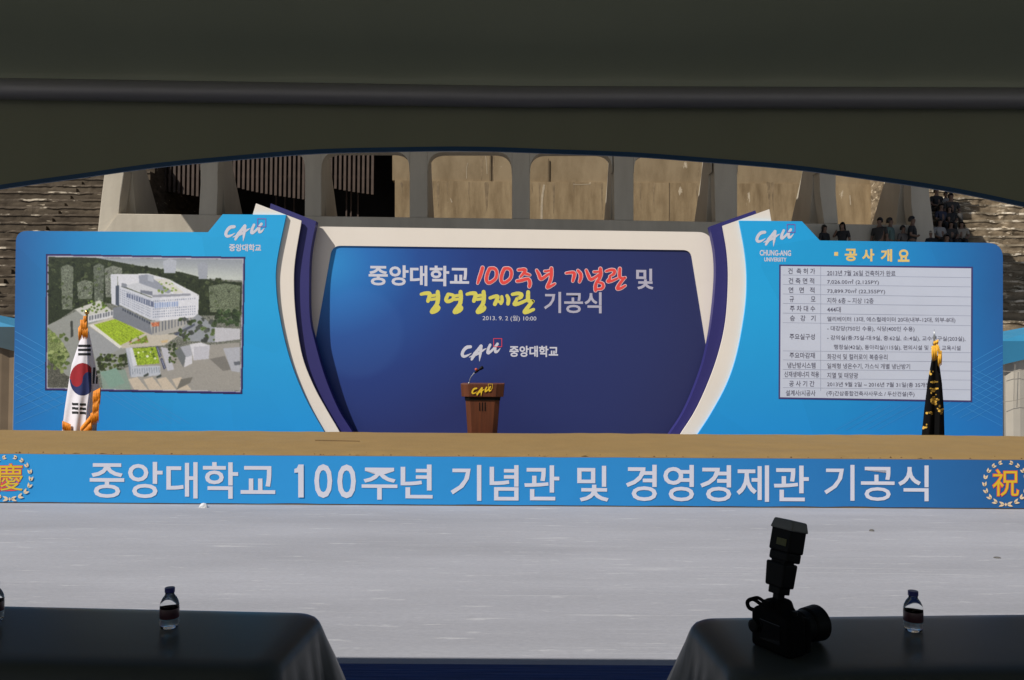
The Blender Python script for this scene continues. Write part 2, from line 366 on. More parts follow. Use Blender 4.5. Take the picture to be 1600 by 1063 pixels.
while px < 583:
    q = P(px, gbot(px), YB + .1); gr.box(q.x - .05, q.x + .05, YB + .1, YB + .2, q.z, 12.0)
    px += 7.2
q = P(400, 276, YB); gr.box(P(200, 270, YB).x, P(583, 270, YB).x, YB + .2, YB + .26, q.z, q.z + .12)
gr.build('grille', M_bar, hall)
for px in (432, 446, 460, 542, 549, 560): 
    a = P(px, 250, YB + .6); e = P(px, 345, YB + .6); dl = MB(); dl.box(a.x - .03, a.x + .03, YB + .6, YB + .66, e.z, a.z); dl.build('hanging_bar', M_bar, hall)
b = MB(); b.box(-15.35, 12.6, 20.6, 27.8, 11.56, 12.0); b.build('shade_roof', M_conc, hall)  # unseen roof, placed and sized to throw the arcade's shade

# ------------------------------------------------------------------ blue neighbouring tents
M_tblue = mat('blue tent canvas', rgb(60, 150, 195, .7), .55, .1, 2)
M_tval = mat('grey blue tent valance', rgb(62, 84, 92, .8), .6, .12, 3)
M_tanw = mat('tan canvas side wall', rgb(118, 100, 78, 1.0), .8, .15, 2)
M_cream = mat('cream canvas side wall', rgb(190, 182, 168, 1.0), .8, .08, 2, bump=.3)
def side_tent(label, corner, sx, eave, wall, m_val):
    t = thing('event_tent', label, 'tent', (corner[0] + sx * 2.5, corner[1] + 1, 0))
    x0 = corner[0]; x1 = x0 + sx * 5; y0 = corner[1]; y1 = y0 + 2
    r_ = MB(); ap = (x0 + sx * 2.5, y0 + 1, eave + .55)
    cs = [(x0, y0, eave), (x1, y0, eave), (x1, y1, eave), (x0, y1, eave)]
    r_.add(cs + [ap], [(0, 1, 4), (1, 2, 4), (2, 3, 4), (3, 0, 4), (0, 3, 2, 1)]); r_.build('roof', M_tblue, t)
    v = MB()
    for (a, b_) in ((cs[0], cs[1]), (cs[3], cs[0])):
        a = Vector(a); b_ = Vector(b_); n = 24; A = []; B = []
        nrm = Vector((0, -.012, 0)) if a.y == b_.y else Vector((-sx * .012, 0, 0))
        for i in range(n + 1):
            u = i / n; p = a.lerp(b_, u); A.append(p + nrm); B.append(p + nrm - Vector((0, 0, .10 + .34 * (2 * u - 1) ** 2)))
        v.add(A + B, [(i, i + 1, n + 2 + i, n + 1 + i) for i in range(n)])
    v.build('valance', m_val, t)
    wl = MB(); n = 40
    ring = [(x0 + sx * (.05 + 4.9 * i / n), y0 + .06 + .02 * math.sin(i * 1.9) + .015 * math.sin(i * .7)) for i in range(n + 1)] + [(x0 + sx * 4.95, y0 + 1.9), (x0 + sx * .05, y0 + 1.9)]
    wl.add([(x, y, 0) for x, y in ring] + [(x, y, eave - .02) for x, y in ring], [(i, (i + 1) % len(ring), len(ring) + (i + 1) % len(ring), len(ring) + i) for i in range(len(ring))])
    wl.build('side_wall', wall, t, smooth=False)
    for x, y in ((x0, y0), (x1, y0), (x1, y1), (x0, y1)):
        p = MB(); p.tube([(x + sx * .03 * (1 if x == x0 else -1), y + .03 * (1 if y == y0 else -1), 0), (x + sx * .03 * (1 if x == x0 else -1), y + .03 * (1 if y == y0 else -1), eave - .01)], .022); p.build('leg', M_steel, t)
    return t
M_steel = mat('tent pole steel', (.35, .36, .37, 1), .35, .08, 4, metal=.7)
a = P(26, 511, 14.2); side_tent('blue roofed tent with tan side walls behind the building picture panel', (a.x, 14.2), -1, a.z, M_tanw, M_tval)
a = P(1560, 533, 14.2); tr = side_tent('blue roofed tent with cream side walls behind the table of figures', (a.x, 14.2), 1, a.z, M_cream, M_tblue)
s = MB()
for (x0, y0, x1, y1) in ((1566, 580, 1600, 578), (1566, 628, 1600, 622), (1586, 570, 1584, 625)):
    stroke(s, [(x0, y0), ((x0 + x1) / 2, (y0 + y1) / 2 + 1.5), (x1, y1)], 1.0, 14.19)
s.build('seam', mat('canvas seam grey', rgb(160, 152, 140), .8), tr)

# ------------------------------------------------------------------ sand bed with banner
M_sand = mat('smooth yellow sand', rgb(162, 131, 76, .64), .95, .07, 3, (1, 1.4, 1), .3, bscale=22)
M_ply = mat('raw plywood board', rgb(170, 140, 100, .7), .7, .12, 4)
bed = thing('sand_bed', 'long boxed bed of yellow sand in front of the stage backdrops', 'sand bed', (0, 9.7, 0))
HX = 8.6
b = MB(); b.box(-HX, HX, 8.5, 8.53, 0, .525); b.box(-HX, HX, 11.03, 11.06, 0, .53); b.box(-HX - .03, -HX, 8.5, 11.06, 0, .53); b.box(HX, HX + .03, 8.5, 11.06, 0, .53)
b.build('box_board', M_ply, bed)
b = MB(); nx, ny = 240, 30; vs = []
for j in range(ny + 1):
    for i in range(nx + 1):
        x = -HX + 2 * HX * i / nx; y = 8.532 + 2.496 * j / ny; e = smoothstep(0, .14, (y - 8.532)); f2 = smoothstep(0, .1, 11.028 - y)
        z = .545 + .012 * noise.noise(Vector((x * .8, y * 1.5, 0))) + .006 * noise.noise(Vector((x * 4, y * 6, 3))) - .03 * (1 - e) * (1 + .8 * noise.noise(Vector((x * 7, 0, 5)))) - .012 * (1 - f2)
        vs.append((x, y, z))
b.add(vs, [(j * (nx + 1) + i, j * (nx + 1) + i + 1, (j + 1) * (nx + 1) + i + 1, (j + 1) * (nx + 1) + i) for j in range(ny) for i in range(nx)])
b.build('sand', M_sand, bed, smooth=True)
b = MB()                                                 # a raked line and crumbs left in the sand
a = G(492, 688, .556); e = G(562, 689.5, .556); b.tube([a, (a + e) / 2 + Vector((0, .01, -.001)), e], .004, 6)
for i in range(70):
    x = random.uniform(-6, 6); y = 8.54 + abs(random.gauss(0, .05)); b.lathe([(0, -.004), (.008 * random.uniform(.6, 1.8), .002), (0, .012)], (x, y, .52 + .1 * min(.14, y - 8.532)), 5)
tag(b.build('sand_crumbs', mat('damp brown sand', rgb(110, 82, 52, .7), .95), bed), kind='stuff')

def banner_mat():
    m, N, L, bs = new_mat('blue printed banner cloth'); bs.inputs['Roughness'].default_value = .55; bs.inputs['Specular IOR Level'].default_value = .3
    tc = N.new('ShaderNodeTexCoord'); sp = N.new('ShaderNodeSeparateXYZ'); L.new(tc.outputs['Object'], sp.inputs[0])
    mr = N.new('ShaderNodeMapRange'); mr.inputs[1].default_value = -5.6; mr.inputs[2].default_value = 5.6; L.new(sp.outputs[0], mr.inputs[0])
    r = N.new('ShaderNodeValToRGB'); e = r.color_ramp.elements
    e[0].position = 0; e[0].color = V(40, 144, 208); e[1].position = 1; e[1].color = V(34, 84, 138)
    for p, cc in ((.35, (42, 142, 208)), (.62, (41, 131, 196)), (.85, (38, 108, 170))):
        k = e.new(p); k.color = V(*cc)
    L.new(mr.outputs[0], r.inputs[0]); L.new(r.outputs[0], bs.inputs['Base Color'])
    nz = N.new('ShaderNodeTexNoise'); nz.inputs['Scale'].default_value = 2.5; L.new(tc.outputs['Object'], nz.inputs['Vector'])
    bp = N.new('ShaderNodeBump'); bp.inputs['Strength'].default_value = .15; bp.inputs['Distance'].default_value = .03; L.new(nz.outputs[0], bp.inputs['Height']); L.new(bp.outputs[0], bs.inputs['Normal'])
    return m
M_white = mat('white lettering print', V(204, 204, 216), .55, .02)
M_red = mat('red lettering print', V(232, 72, 66), .55, .04)
M_yel = mat('yellow brush print', V(214, 205, 92), .55, .05)
M_gold = mat('golden yellow print', V(212, 178, 38), .55, .05)
M_ora = mat('amber print', V(238, 196, 120), .55, .05)
M_pale = mat('pale gold print', V(222, 196, 160), .55, .05)
ban = thing('banner', 'long blue banner with white lettering hung on the front of the sand bed', 'banner', (0, 8.48, 0))
b = MB(); n = 160; A = []; B = []
for i in range(n + 1):
    x = -HX + .05 + (2 * HX - .1) * i / n; yy = 8.488 + .002 * math.sin(x * 2.3) + .0006 * math.sin(x * 7.1)
    A.append((x, yy, .52 + .004 * noise.noise(Vector((x * 3, 0, 0))))); B.append((x, yy + .002, .011 + .016 * abs(noise.noise(Vector((x * 1.5, 9, 0))))))
b.add(A + B, [(i, i + 1, n + 2 + i, n + 1 + i) for i in range(n)]); b.build('banner_cloth', banner_mat(), ban, smooth=True, fix=False)
YBN = 8.484
def cloth_y(x): return 8.488 + .002 * math.sin(x * 2.3) + .0006 * math.sin(x * 7.1)
b = MB()
for t, x0, x1, y0, y1 in (('중앙대학교', 140, 430, 722, 779), ('주', 565, 621, 731, 781), ('년', 626, 676, 726, 779), ('기념관', 704, 874, 727, 783), ('및', 902, 951, 728, 784), ('경영경제관', 978, 1264, 727, 784), ('기공식', 1288, 1451, 727, 783)):
    write(b, t, x0, x1, y0, y1, YBN, .006, .010 if t == '기공식' else .013, on=lambda x: cloth_y(x) - .0024)
for x0, x1, yo in ((491, 519, 0), (527, 556, .5)): write(b, '０', x0, x1, 725.5 + yo, 778.5 + yo, YBN, 0, .034, on=lambda x: cloth_y(x) - .0022)
b.add([P(x, y, YBN) for x, y in ((466.5, 726), (474.5, 726), (474.5, 777.5), (466, 777.5), (466, 738.5), (460, 739), (460, 733), (464, 731.5))], [list(range(8))])
b.build('lettering', M_white, ban, fix=False)
def wreath(cx, cy, rr, name_sign):
    wm = MB()
    def leaf(x, y, ang, ln, wd):
        pts = []
        for k in range(9):
            u = k / 8; pts.append((u * ln, wd * math.sin(math.pi * u ** .75) * .5))
        pts += [(p[0], -p[1]) for p in pts[-2:0:-1]]
        ca, sa = math.cos(ang), math.sin(ang)
        wm.sheet([(x + p[0] * ca - p[1] * sa, y + p[0] * sa + p[1] * ca) for p in pts], YBN)
    for sd in (-1, 1):
        for k in range(9):
            th = R(97 - k * 19.5 - 11)                     # from the foot of the wreath up one side
            x = cx + sd * rr * math.cos(th); y = cy + rr * math.sin(th)
            tang = math.atan2(-math.cos(th), sd * math.sin(th)) # pointing on along the wreath
            ln = 9.5 - .35 * k
            for q in (-1, 1): leaf(x, y, tang + q * .42, ln, 3.6)
    wm.sheet([(cx, cy + rr - 3), (cx + 2, cy + rr), (cx, cy + rr + 3), (cx - 2, cy + rr)], YBN)
    e_ = wm.build('wreath', M_pale, ban, fix=False)
    o_ = MB(); write(o_, name_sign, cx - 20.5, cx + 20.5, cy - 22, cy + 20, YBN, .0, .022, .003, on=lambda x: cloth_y(x) - .002); o_.build('emblem_outline', M_red, ban, fix=False)
    y_ = MB(); write(y_, name_sign, cx - 20.5, cx + 20.5, cy - 22, cy + 20, YBN, .0, .003, .003, on=lambda x: cloth_y(x) - .0034); y_.build('emblem_letter', M_gold, ban, fix=False)
wreath(15, 747, 33, '慶'); wreath(1571.5, 755.5, 33, '祝')

M_paper = mat('crumpled white paper', (.62, .62, .64, 1), .8, .05)
def lump(name, px, py, w_, h_, m, label, cat, group=None):
    q = G(px, py, 0); b = MB(); n = 12; rows_ = 5; vs = []
    for i in range(rows_):
        for k in range(n):
            a = k * 2 * math.pi / n; t = i / (rows_ - 1); r_ = w_ / 2 * math.cos(t * 1.45) * (1 + .35 * noise.noise(Vector((math.cos(a) * 2, math.sin(a) * 2, px + i))))
            vs.append(q + Vector((r_ * math.cos(a), r_ * .7 * math.sin(a), h_ * math.sin(t * 1.57))))
    b.add(vs, [(i * n + k, i * n + (k + 1) % n, (i + 1) * n + (k + 1) % n, (i + 1) * n + k) for i in range(rows_ - 1) for k in range(n)] + [list(range((rows_ - 1) * n, rows_ * n))])
    return tag(b.build(name, m, loc=(q.x, q.y, 0)), label, cat, group)
lump('paper_scrap', 318, 793, .09, .045, M_paper, 'crumpled scrap of white paper against the foot of the blue banner', 'scrap')
M_stone = mat('dark grey stone', (.11, .105, .10, 1), .9, .3, 30)
lump('stone', 1362, 830, .05, .018, M_stone, 'small dark stone on the ground between the banner and the flash camera', 'stone')
lump('stone', 1558, 872, .06, .010, M_stone, 'small flat stone on the pale ground beyond the right water bottle', 'stone')

# ------------------------------------------------------------------ stage backdrops
YW, YN, YC = 12.20, 12.30, 12.50
M_board = mat('white painted board', V(226, 217, 206), .6, .025, 1.5)
M_navy = mat('navy painted board', V(43, 41, 104), .5, .06, 1)
def panel_mat(name, stops, x0, x1, ztop, zbot, low, seed):
    m, N, L, bs = new_mat(name); bs.inputs['Roughness'].default_value = .45; bs.inputs['Specular IOR Level'].default_value = .35
    tc = N.new('ShaderNodeTexCoord'); sp = N.new('ShaderNodeSeparateXYZ'); L.new(tc.outputs['Object'], sp.inputs[0])
    mr = N.new('ShaderNodeMapRange'); mr.inputs[1].default_value = x0; mr.inputs[2].default_value = x1; L.new(sp.outputs[0], mr.inputs[0])
    r = N.new('ShaderNodeValToRGB'); e = r.color_ramp.elements
    e[0].position = stops[0][0]; e[0].color = V(*stops[0][1]); e[1].position = stops[-1][0]; e[1].color = V(*stops[-1][1])
    for p, cc in stops[1:-1]: k = e.new(p); k.color = V(*cc)
    L.new(mr.outputs[0], r.inputs[0])
    mz = N.new('ShaderNodeMapRange'); mz.inputs[1].default_value = ztop; mz.inputs[2].default_value = zbot; mz.inputs[4].default_value = .6; L.new(sp.outputs[2], mz.inputs[0])
    mx = N.new('ShaderNodeMix'); mx.data_type = 'RGBA'; mx.inputs[7].default_value = V(*low); L.new(mz.outputs[0], mx.inputs[0]); L.new(r.outputs[0], mx.inputs[6])
    vo = N.new('ShaderNodeTexVoronoi'); vo.inputs['Scale'].default_value = .7; mp = N.new('ShaderNodeMapping'); mp.inputs['Rotation'].default_value = (0, R(30), 0); mp.inputs['Location'].default_value = (seed, 0, seed)
    L.new(tc.outputs['Object'], mp.inputs[0]); L.new(mp.outputs[0], vo.inputs['Vector'])
    m3 = N.new('ShaderNodeMapRange'); m3.inputs[3].default_value = .95; m3.inputs[4].default_value = 1.05; L.new(vo.outputs['Color'], m3.inputs[0])
    sc = N.new('ShaderNodeVectorMath'); sc.operation = 'SCALE'; L.new(mx.outputs[2], sc.inputs[0]); L.new(m3.outputs[0], sc.inputs['Scale'])
    n9 = N.new('ShaderNodeTexNoise'); n9.inputs['Scale'].default_value = 1.3; n9.inputs['Detail'].default_value = 3; L.new(tc.outputs['Object'], n9.inputs['Vector'])
    b9 = N.new('ShaderNodeBump'); b9.inputs['Strength'].default_value = .12; b9.inputs['Distance'].default_value = .05; L.new(n9.outputs[0], b9.inputs['Height']); L.new(b9.outputs[0], bs.inputs['Normal'])
    L.new(sc.outputs[0], bs.inputs['Base Color']); return m
LOGO = [([(395, 372), (300, 390), (222, 470), (197, 560), (240, 603), (330, 575), (415, 522)], [62, 68, 62, 62, 56, 36, 8]),
        ([(648, 348), (570, 450), (485, 560), (422, 675)], [60, 62, 72, 44]),
        ([(655, 350), (640, 450), (625, 560), (607, 718)], [52, 56, 52, 6]),
        ([(362, 622), (470, 580), (600, 520), (700, 450), (778, 406)], [10, 46, 46, 36, 8]),
        ([(865, 322), (822, 420), (812, 515), (880, 480), (960, 400), (1040, 300)], [52, 56, 62, 50, 46, 56]),
        ([(990, 380), (988, 485), (1040, 478), (1108, 402)], [44, 54, 44, 10])]
def logo(x0, x1, y0, y1, Y, parent, m_ink, m_sq, th=18, slope=.012):
    sx = (x1 - x0) / 985; sy = (y1 - y0) / 555; k = (sx + sy) / 2
    def T(x, y): return (x0 + (x - 165) * sx, y0 + (y - 165) * sy + slope * (x - 650) * sx)
    b = MB()
    for pts, ws in LOGO: stroke(b, [T(*p) for p in pts], [w_ * k * 1.2 for w_ in ws], Y)
    o = b.build('logo', m_ink, parent, fix=False)
    b = MB(); t = th
    for (a, c_, d, e) in ((940, 165, 1150, 165 + t), (940, 375 - t, 1150, 375), (940, 165 + t, 940 + t, 375 - t), (1150 - t, 165 + t, 1150, 375 - t)):
        b.sheet([T(a, c_), T(d, c_), T(d, e), T(a, e)], Y - .0012)
    b.build('logo_square', m_sq, o, fix=False); return o
M_sq = mat('red square print', V(214, 62, 84), .55, .03); M_sqp = mat('violet square print', V(120, 92, 178), .55, .03)
def curve(pts): return [p[:2] for p in spline(pts, 5)]
# left wing
blueL = curve([(447, 336), (433, 405), (431, 445), (437, 496), (453, 562), (477, 622), (507, 676), (540, 730)])
whiteL = curve([(471, 345), (461, 405), (459, 445), (462, 495), (472, 556), (490, 603), (510, 640), (531, 676), (560, 730)])
navyL = curve([(494, 346), (485, 395), (483, 445), (484, 495), (490, 527), (507, 587), (529, 640), (551, 676), (580, 730)])
wl = thing('backdrop_panel', 'blue backdrop panel with a large picture of a white building', 'backdrop', (P(230, 640, YW).x, YW, 0), 'three stage backdrops')
b = MB(); b.slab(fillet([(20, 730), (25, 361, 18), (325, 363), (348, 335)] + blueL), YW, .04)
ox = ORG[wl.name].x
b.build('board', panel_mat('azure gradient print', [(0, (40, 96, 158)), (.22, (33, 132, 196)), (.55, (38, 164, 222)), (1, (38, 166, 226))], P(20, 500, YW).x - ox, P(450, 500, YW).x - ox, P(0, 470, YW).z, P(0, 690, YW).z, (32, 128, 206), 2.2), wl, tri=True)
b = MB(); b.slab([(400, 318)] + whiteL + [(430, 730), (400, 500), (392, 345)], YW + .042, .03); b.build('white_strip', M_board, wl, tri=True)
b = MB(); b.slab([(423, 318)] + navyL + [(440, 730), (420, 500), (418, 345)], YN, .14); b.build('navy_strip', M_navy, wl, tri=True)
logo(350.9, 415.7, 341, 377.5, YW - .0015, wl, M_white, M_sqp)
b = MB(); write(b, '중앙대학교', 358, 408, 381.5, 393, YW - .0015, .01, .03); b.build('lettering', M_white, wl, fix=False)
M_line = mat('pale blue line print', V(60, 143, 208), .5, .05)
def lines(segs, Y, parent):
    b = MB()
    for i, (x0, y0, x1, y1) in enumerate(segs): stroke(b, [(x0, y0), ((x0 + x1) / 2, (y0 + y1) / 2), (x1, y1)], .75, Y - .0001 * (i % 5), n=2)
    b.build('line_pattern', M_line, parent, fix=False)
lines([(24, 518 + 12 * k, 24 + min(100, 165 - 14 * k), 518 + 12 * k + min(100, 165 - 14 * k) * .56) for k in range(9)] +
      [(24, 590 + 12 * k, 24 + 62 + 6 * k, 560 + 10 * k) for k in range(7)] + [(162 + 14 * k, 616, 240 + 14 * k, 662) for k in range(5)], YW - .0012, wl)

# the printed picture of the building, drawn flat on its board
PW, PH = 470, 310; PX0, PX1, PY0, PY1 = 84, 1420, 70, 1006
canvas = np.zeros((PH, PW, 3), np.float32); mask = np.zeros((PH, PW), bool)
def Z(x, y): return (50 + x / 4.253, 380 + y / 4.253)
gx = PX0 + (np.arange(PW) + .5) * (PX1 - PX0) / PW; gy = PY0 + (np.arange(PH) + .5) * (PY1 - PY0) / PH
def pg(pts, c, v=0):                                     # fill a polygon of the print, cell by cell
    xs = [p[0] for p in pts]; ys = [p[1] for p in pts]
    i0, i1 = np.searchsorted(gx, [min(xs), max(xs)]); j0, j1 = np.searchsorted(gy, [min(ys), max(ys)])
    if i1 <= i0 or j1 <= j0: return
    X, Yy = np.meshgrid(gx[i0:i1], gy[j0:j1]); ins = np.zeros(X.shape, bool); n = len(pts)
    for k in range(n):
        (xa, ya), (xb, yb) = pts[k], pts[(k + 1) % n]
        if ya == yb: continue
        ins ^= ((ya > Yy) != (yb > Yy)) & (X < (xb - xa) * (Yy - ya) / (yb - ya) + xa)
    canvas[j0:j1, i0:i1][ins] = c; mask[j0:j1, i0:i1] |= ins
def lerp(a, b_, t): return (a[0] + (b_[0] - a[0]) * t, a[1] + (b_[1] - a[1]) * t)
pg([(93, 72), (1416, 92), (1398, 1004), (87, 978)], (62, 52, 104))
pg([(104, 84), (1405, 104), (1387, 990), (98, 966)], (190, 190, 198))
pg([(110, 92), (1400, 110), (1384, 984), (103, 962)], (120, 122, 114))
for i in range(14):                                      # misty sky bands
    t = i / 14; pg([(420 + 30 * i, 98 + 7 * i), (1399, 110 + 9 * i), (1398, 250), (1100, 235), (700 + 20 * i, 165)], (150 + 3 * i, 155 + 3 * i, 164 + 2 * i))
pg([(110, 92), (420, 97), (700, 150), (1000, 195), (1200, 250), (1396, 262), (1392, 480), (1100, 480), (500, 400), (280, 440), (106, 560)], (52, 60, 42))
rg = random.Random(3)
def blobs(n, x0, x1, y0, y1, cs, r0, r1, inside=None):
    for _ in range(n):
        x = rg.uniform(x0, x1); y = rg.uniform(y0, y1)
        if inside and not inside(x, y): continue
        r_ = rg.uniform(r0, r1); cc = rg.choice(cs); k = rg.uniform(.85, 1.15)
        pg([(x + math.cos(a * .9) * r_ * rg.uniform(.7, 1.2), y + math.sin(a * .9) * r_ * rg.uniform(.6, 1)) for a in range(7)], tuple(min(255, q * k) for q in cc))
ridge = lambda x, y: y > 105 + max(0, (x - 420)) * .16
blobs(620, 112, 1385, 105, 440, [(46, 54, 36), (38, 46, 32), (62, 70, 48), (76, 84, 60)], 5, 17, lambda x, y: ridge(x, y) and (x < 520 or x > 1080 or y < 330))
for (x0, y0, x1, y1, c_) in ((192, 150, 275, 440, (112, 118, 104)), (300, 252, 405, 372, (118, 124, 110)), (408, 142, 480, 400, (104, 110, 98)), (482, 158, 598, 360, (124, 128, 118)), (870, 110, 960, 200, (178, 182, 192)), (1100, 130, 1170, 240, (160, 164, 174)), (1175, 275, 1385, 460, (110, 118, 98))):
    pg([(x0, y0 + 12), ((x0 + x1) / 2, y0 - 8), (x1, y0 + 8), (x1 - 6, y1), (x0 + 8, y1)], c_)
    if y1 > 250: blobs(22, x0 + 8, x1 - 8, y0 + 20, y1 - 10, [tuple(q - 10 for q in c_), tuple(q + 8 for q in c_), (86, 96, 70)], 6, 14)
pg([(106, 545), (300, 450), (520, 440), (600, 520), (640, 700), (560, 850), (110, 940)], (150, 152, 148))
pg([(105, 560), (190, 640), (250, 740), (180, 850), (104, 880)], (126, 138, 92)); pg([(103, 770), (230, 880), (450, 960), (103, 958)], (96, 96, 88))
blobs(50, 110, 240, 600, 860, [(110, 124, 72), (90, 104, 62), (140, 150, 104)], 8, 20)
pg([(255, 520), (270, 515), (275, 620), (258, 628)], (74, 76, 72))
pg([(385, 560), (590, 700), (430, 790), (380, 640)], (156, 158, 160)); blobs(70, 440, 640, 740, 860, [(74, 86, 52), (96, 108, 66), (60, 68, 44)], 8, 20)
pg([(285, 440), (450, 380), (530, 450), (360, 500)], (196, 196, 190)); blobs(26, 320, 500, 385, 460, [(118, 140, 66), (92, 112, 56)], 6, 13)
pg([(368, 485), (538, 445), (540, 495), (370, 530)], (206, 206, 208)); [pg([(380 + 18 * i, 486 - 4 * i), (391 + 18 * i, 484 - 4 * i), (391 + 18 * i, 512 - 4 * i), (380 + 18 * i, 514 - 4 * i)], (120, 124, 132)) for i in range(9)]
pg([(365, 545), (540, 490), (800, 600), (980, 610), (880, 680), (600, 700)], (190, 184, 172))
pg([(405, 545), (560, 503), (748, 600), (582, 682)], (150, 172, 52)); [pg([lerp((405, 545), (560, 503), i / 9 + .02), lerp((405, 545), (560, 503), i / 9 + .07), lerp((582, 682), (748, 600), i / 9 + .07), lerp((582, 682), (748, 600), i / 9 + .02)], (160, 182, 66)) for i in range(9)]
pg([(380, 545), (405, 538), (600, 690), (580, 700)], (214, 212, 206)); pg([(640, 675), (760, 612), (775, 660), (700, 668)], (132, 150, 72)); blobs(16, 650, 770, 620, 668, [(110, 128, 56), (160, 120, 90)], 5, 10)
pg([(540, 430), (590, 420), (800, 530), (800, 612), (540, 500)], (128, 132, 140))      # podium
pg([(780, 520), (1100, 480), (1100, 560), (880, 608), (800, 612)], (172, 170, 166)); 
for i in range(14): pg([(800 + 21 * i, 528 - 2.6 * i), (808 + 21 * i, 527 - 2.6 * i), (808 + 21 * i, 600 - 6 * i), (800 + 21 * i, 602 - 6 * i)], (112, 116, 124))
for i in range(12): pg([(600 + 16 * i, 432 + 8 * i), (609 + 16 * i, 436 + 8 * i), (609 + 16 * i, 452 + 8 * i), (600 + 16 * i, 448 + 8 * i)], (74, 80, 92))
pg([(790, 530), (845, 524), (845, 552), (800, 556)], (190, 120, 92))
pg([(522, 208), (568, 204), (568, 420), (528, 402)], (206, 208, 216)); pg([(568, 214), (750, 204), (712, 262), (600, 282), (575, 300)], (212, 213, 220))
pg([(522, 208), (775, 203), (910, 240), (1110, 345), (1052, 352), (800, 362), (640, 300), (590, 275), (720, 250), (715, 215), (566, 216)], (214, 215, 220))
pg([(600, 282), (720, 262), (930, 335), (800, 352), (640, 300)], (198, 200, 206)); pg([(710, 215), (770, 208), (930, 320), (905, 335), (712, 265)], (150, 154, 166)); pg([(770, 208), (810, 218), (810, 262), (770, 250)], (176, 180, 190))
pg([(810, 240), (905, 240), (1010, 330), (950, 335)], (208, 206, 200)); blobs(16, 830, 960, 250, 332, [(140, 160, 90), (120, 140, 76)], 5, 11)
pg([(720, 312), (800, 322), (800, 350), (720, 330)], (128, 132, 144)); pg([(596, 265), (630, 272), (630, 298), (596, 290)], (140, 144, 154))
pg([(800, 345), (1052, 335), (1060, 356), (800, 372)], (152, 154, 164))
pg([(575, 285), (640, 305), (790, 362), (1110, 346), (1104, 490), (850, 518), (790, 512), (690, 465), (580, 410)], (200, 203, 212))
pg([(850, 362), (1110, 346), (1104, 490), (850, 518)], (214, 215, 222))
for j in range(7):                                       # bands of windows
    t0 = .10 + j * .125
    for (A, B_, C_, D, n) in (((582, 292), (790, 368), (582, 405), (790, 508), 16), ((800, 370), (1090, 350), (800, 510), (1090, 488), 20)):
        for i in range(n):
            if (j in (1, 2)) and .2 < i / n < .98: continue
            u0 = (i + .2) / n; u1 = (i + .72) / n
            f_ = lambda u, v: lerp(lerp(A, B_, u), lerp(C_, D, u), v)
            pg([f_(u0, t0), f_(u1, t0), f_(u1, t0 + .055), f_(u0, t0 + .055)], (146, 152, 170))
pg([(630, 332), (790, 385), (808, 392), (808, 426), (785, 420), (630, 360)], (108, 116, 140)); pg([(815, 396), (970, 388), (970, 420), (815, 432)], (150, 166, 200))
for i in range(10): pg([(640 + 16 * i, 336 + 5.4 * i), (645 + 16 * i, 338 + 5.4 * i), (645 + 16 * i, 366 + 5.6 * i), (640 + 16 * i, 364 + 5.6 * i)], (200, 204, 214))
for i in range(9): pg([(825 + 16 * i, 396 - i), (831 + 16 * i, 396 - i), (831 + 16 * i, 430 - i), (825 + 16 * i, 430 - i)], (206, 210, 222))
pg([(555, 285), (578, 280), (580, 420), (556, 410)], (84, 92, 106))
pg([(1100, 470), (1225, 560), (1215, 660), (1040, 650), (950, 610)], (150, 154, 160)); pg([(940, 605), (1080, 535), (1084, 548), (960, 615)], (92, 96, 110)); blobs(60, 985, 1230, 500, 650, [(72, 84, 58), (92, 106, 70), (84, 88, 84)], 8, 20)
pg([(1215, 560), (1384, 570), (1382, 640), (1215, 660)], (188, 188, 194)); blobs(50, 1215, 1380, 450, 545, [(66, 82, 56), (80, 96, 64), (54, 66, 48)], 10, 22)
pg([(560, 860), (900, 700), (1380, 660), (1384, 980), (620, 975)], (158, 155, 150)); pg([(450, 850), (620, 840), (660, 975), (470, 968)], (140, 156, 146)); pg([(455, 860), (560, 830), (620, 930), (520, 965)], (134, 160, 148))
pg([(622, 700), (665, 690), (680, 820), (850, 815), (855, 880), (660, 892)], (184, 188, 196)); pg([(622, 700), (650, 880), (660, 892), (655, 830)], (142, 148, 160))
pg([(665, 700), (825, 690), (848, 800), (700, 812)], (148, 170, 62)); pg([(648, 700), (668, 696), (700, 812), (672, 820)], (206, 208, 214)); blobs(18, 690, 830, 705, 780, [(112, 134, 56), (206, 212, 190), (96, 116, 50)], 5, 11)
for i in range(12): pg([(664 + 16 * i, 836 - i), (670 + 16 * i, 836 - i), (672 + 16 * i, 872 - i), (668 + 16 * i, 872 - i)], (140, 148, 160))
for (x, y) in ((685, 905), (755, 872), (840, 880)): pg([(x - 16, y + 8), (x + 18, y - 10), (x + 20, y + 8), (x - 10, y + 18)], (82, 88, 84))
pg([(855, 690), (905, 700), (945, 840), (900, 850)], (186, 186, 194)); 
for (x, y) in ((822, 690), (852, 770)): pg([(x, y), (x + 14, y - 6), (x + 40, y + 60), (x + 24, y + 72)], (76, 80, 104)); pg([(x + 8, y + 4), (x + 12, y + 2), (x + 34, y + 62), (x + 30, y + 64)], (170, 172, 186))
for (x0) in (640, 740, 830, 930): pg([(x0, 905), (x0 + 60, 890), (x0 + 130, 975), (x0 + 40, 975)], (196, 184, 168))
blobs(34, 905, 975, 660, 800, [(76, 88, 56), (104, 122, 66), (64, 74, 52)], 6, 14)
pg([(985, 690), (1055, 675), (1065, 745), (1020, 760)], (168, 170, 178)); pg([(945, 720), (985, 690), (1025, 760), (1005, 825)], (116, 120, 122)); pg([(1020, 760), (1066, 745), (1066, 800), (1010, 826)], (200, 200, 206))
pg([(1050, 672), (1120, 660), (1182, 680), (1175, 770), (1075, 780)], (206, 206, 212)); pg([(1075, 690), (1182, 682), (1175, 770), (1075, 780)], (188, 188, 196))
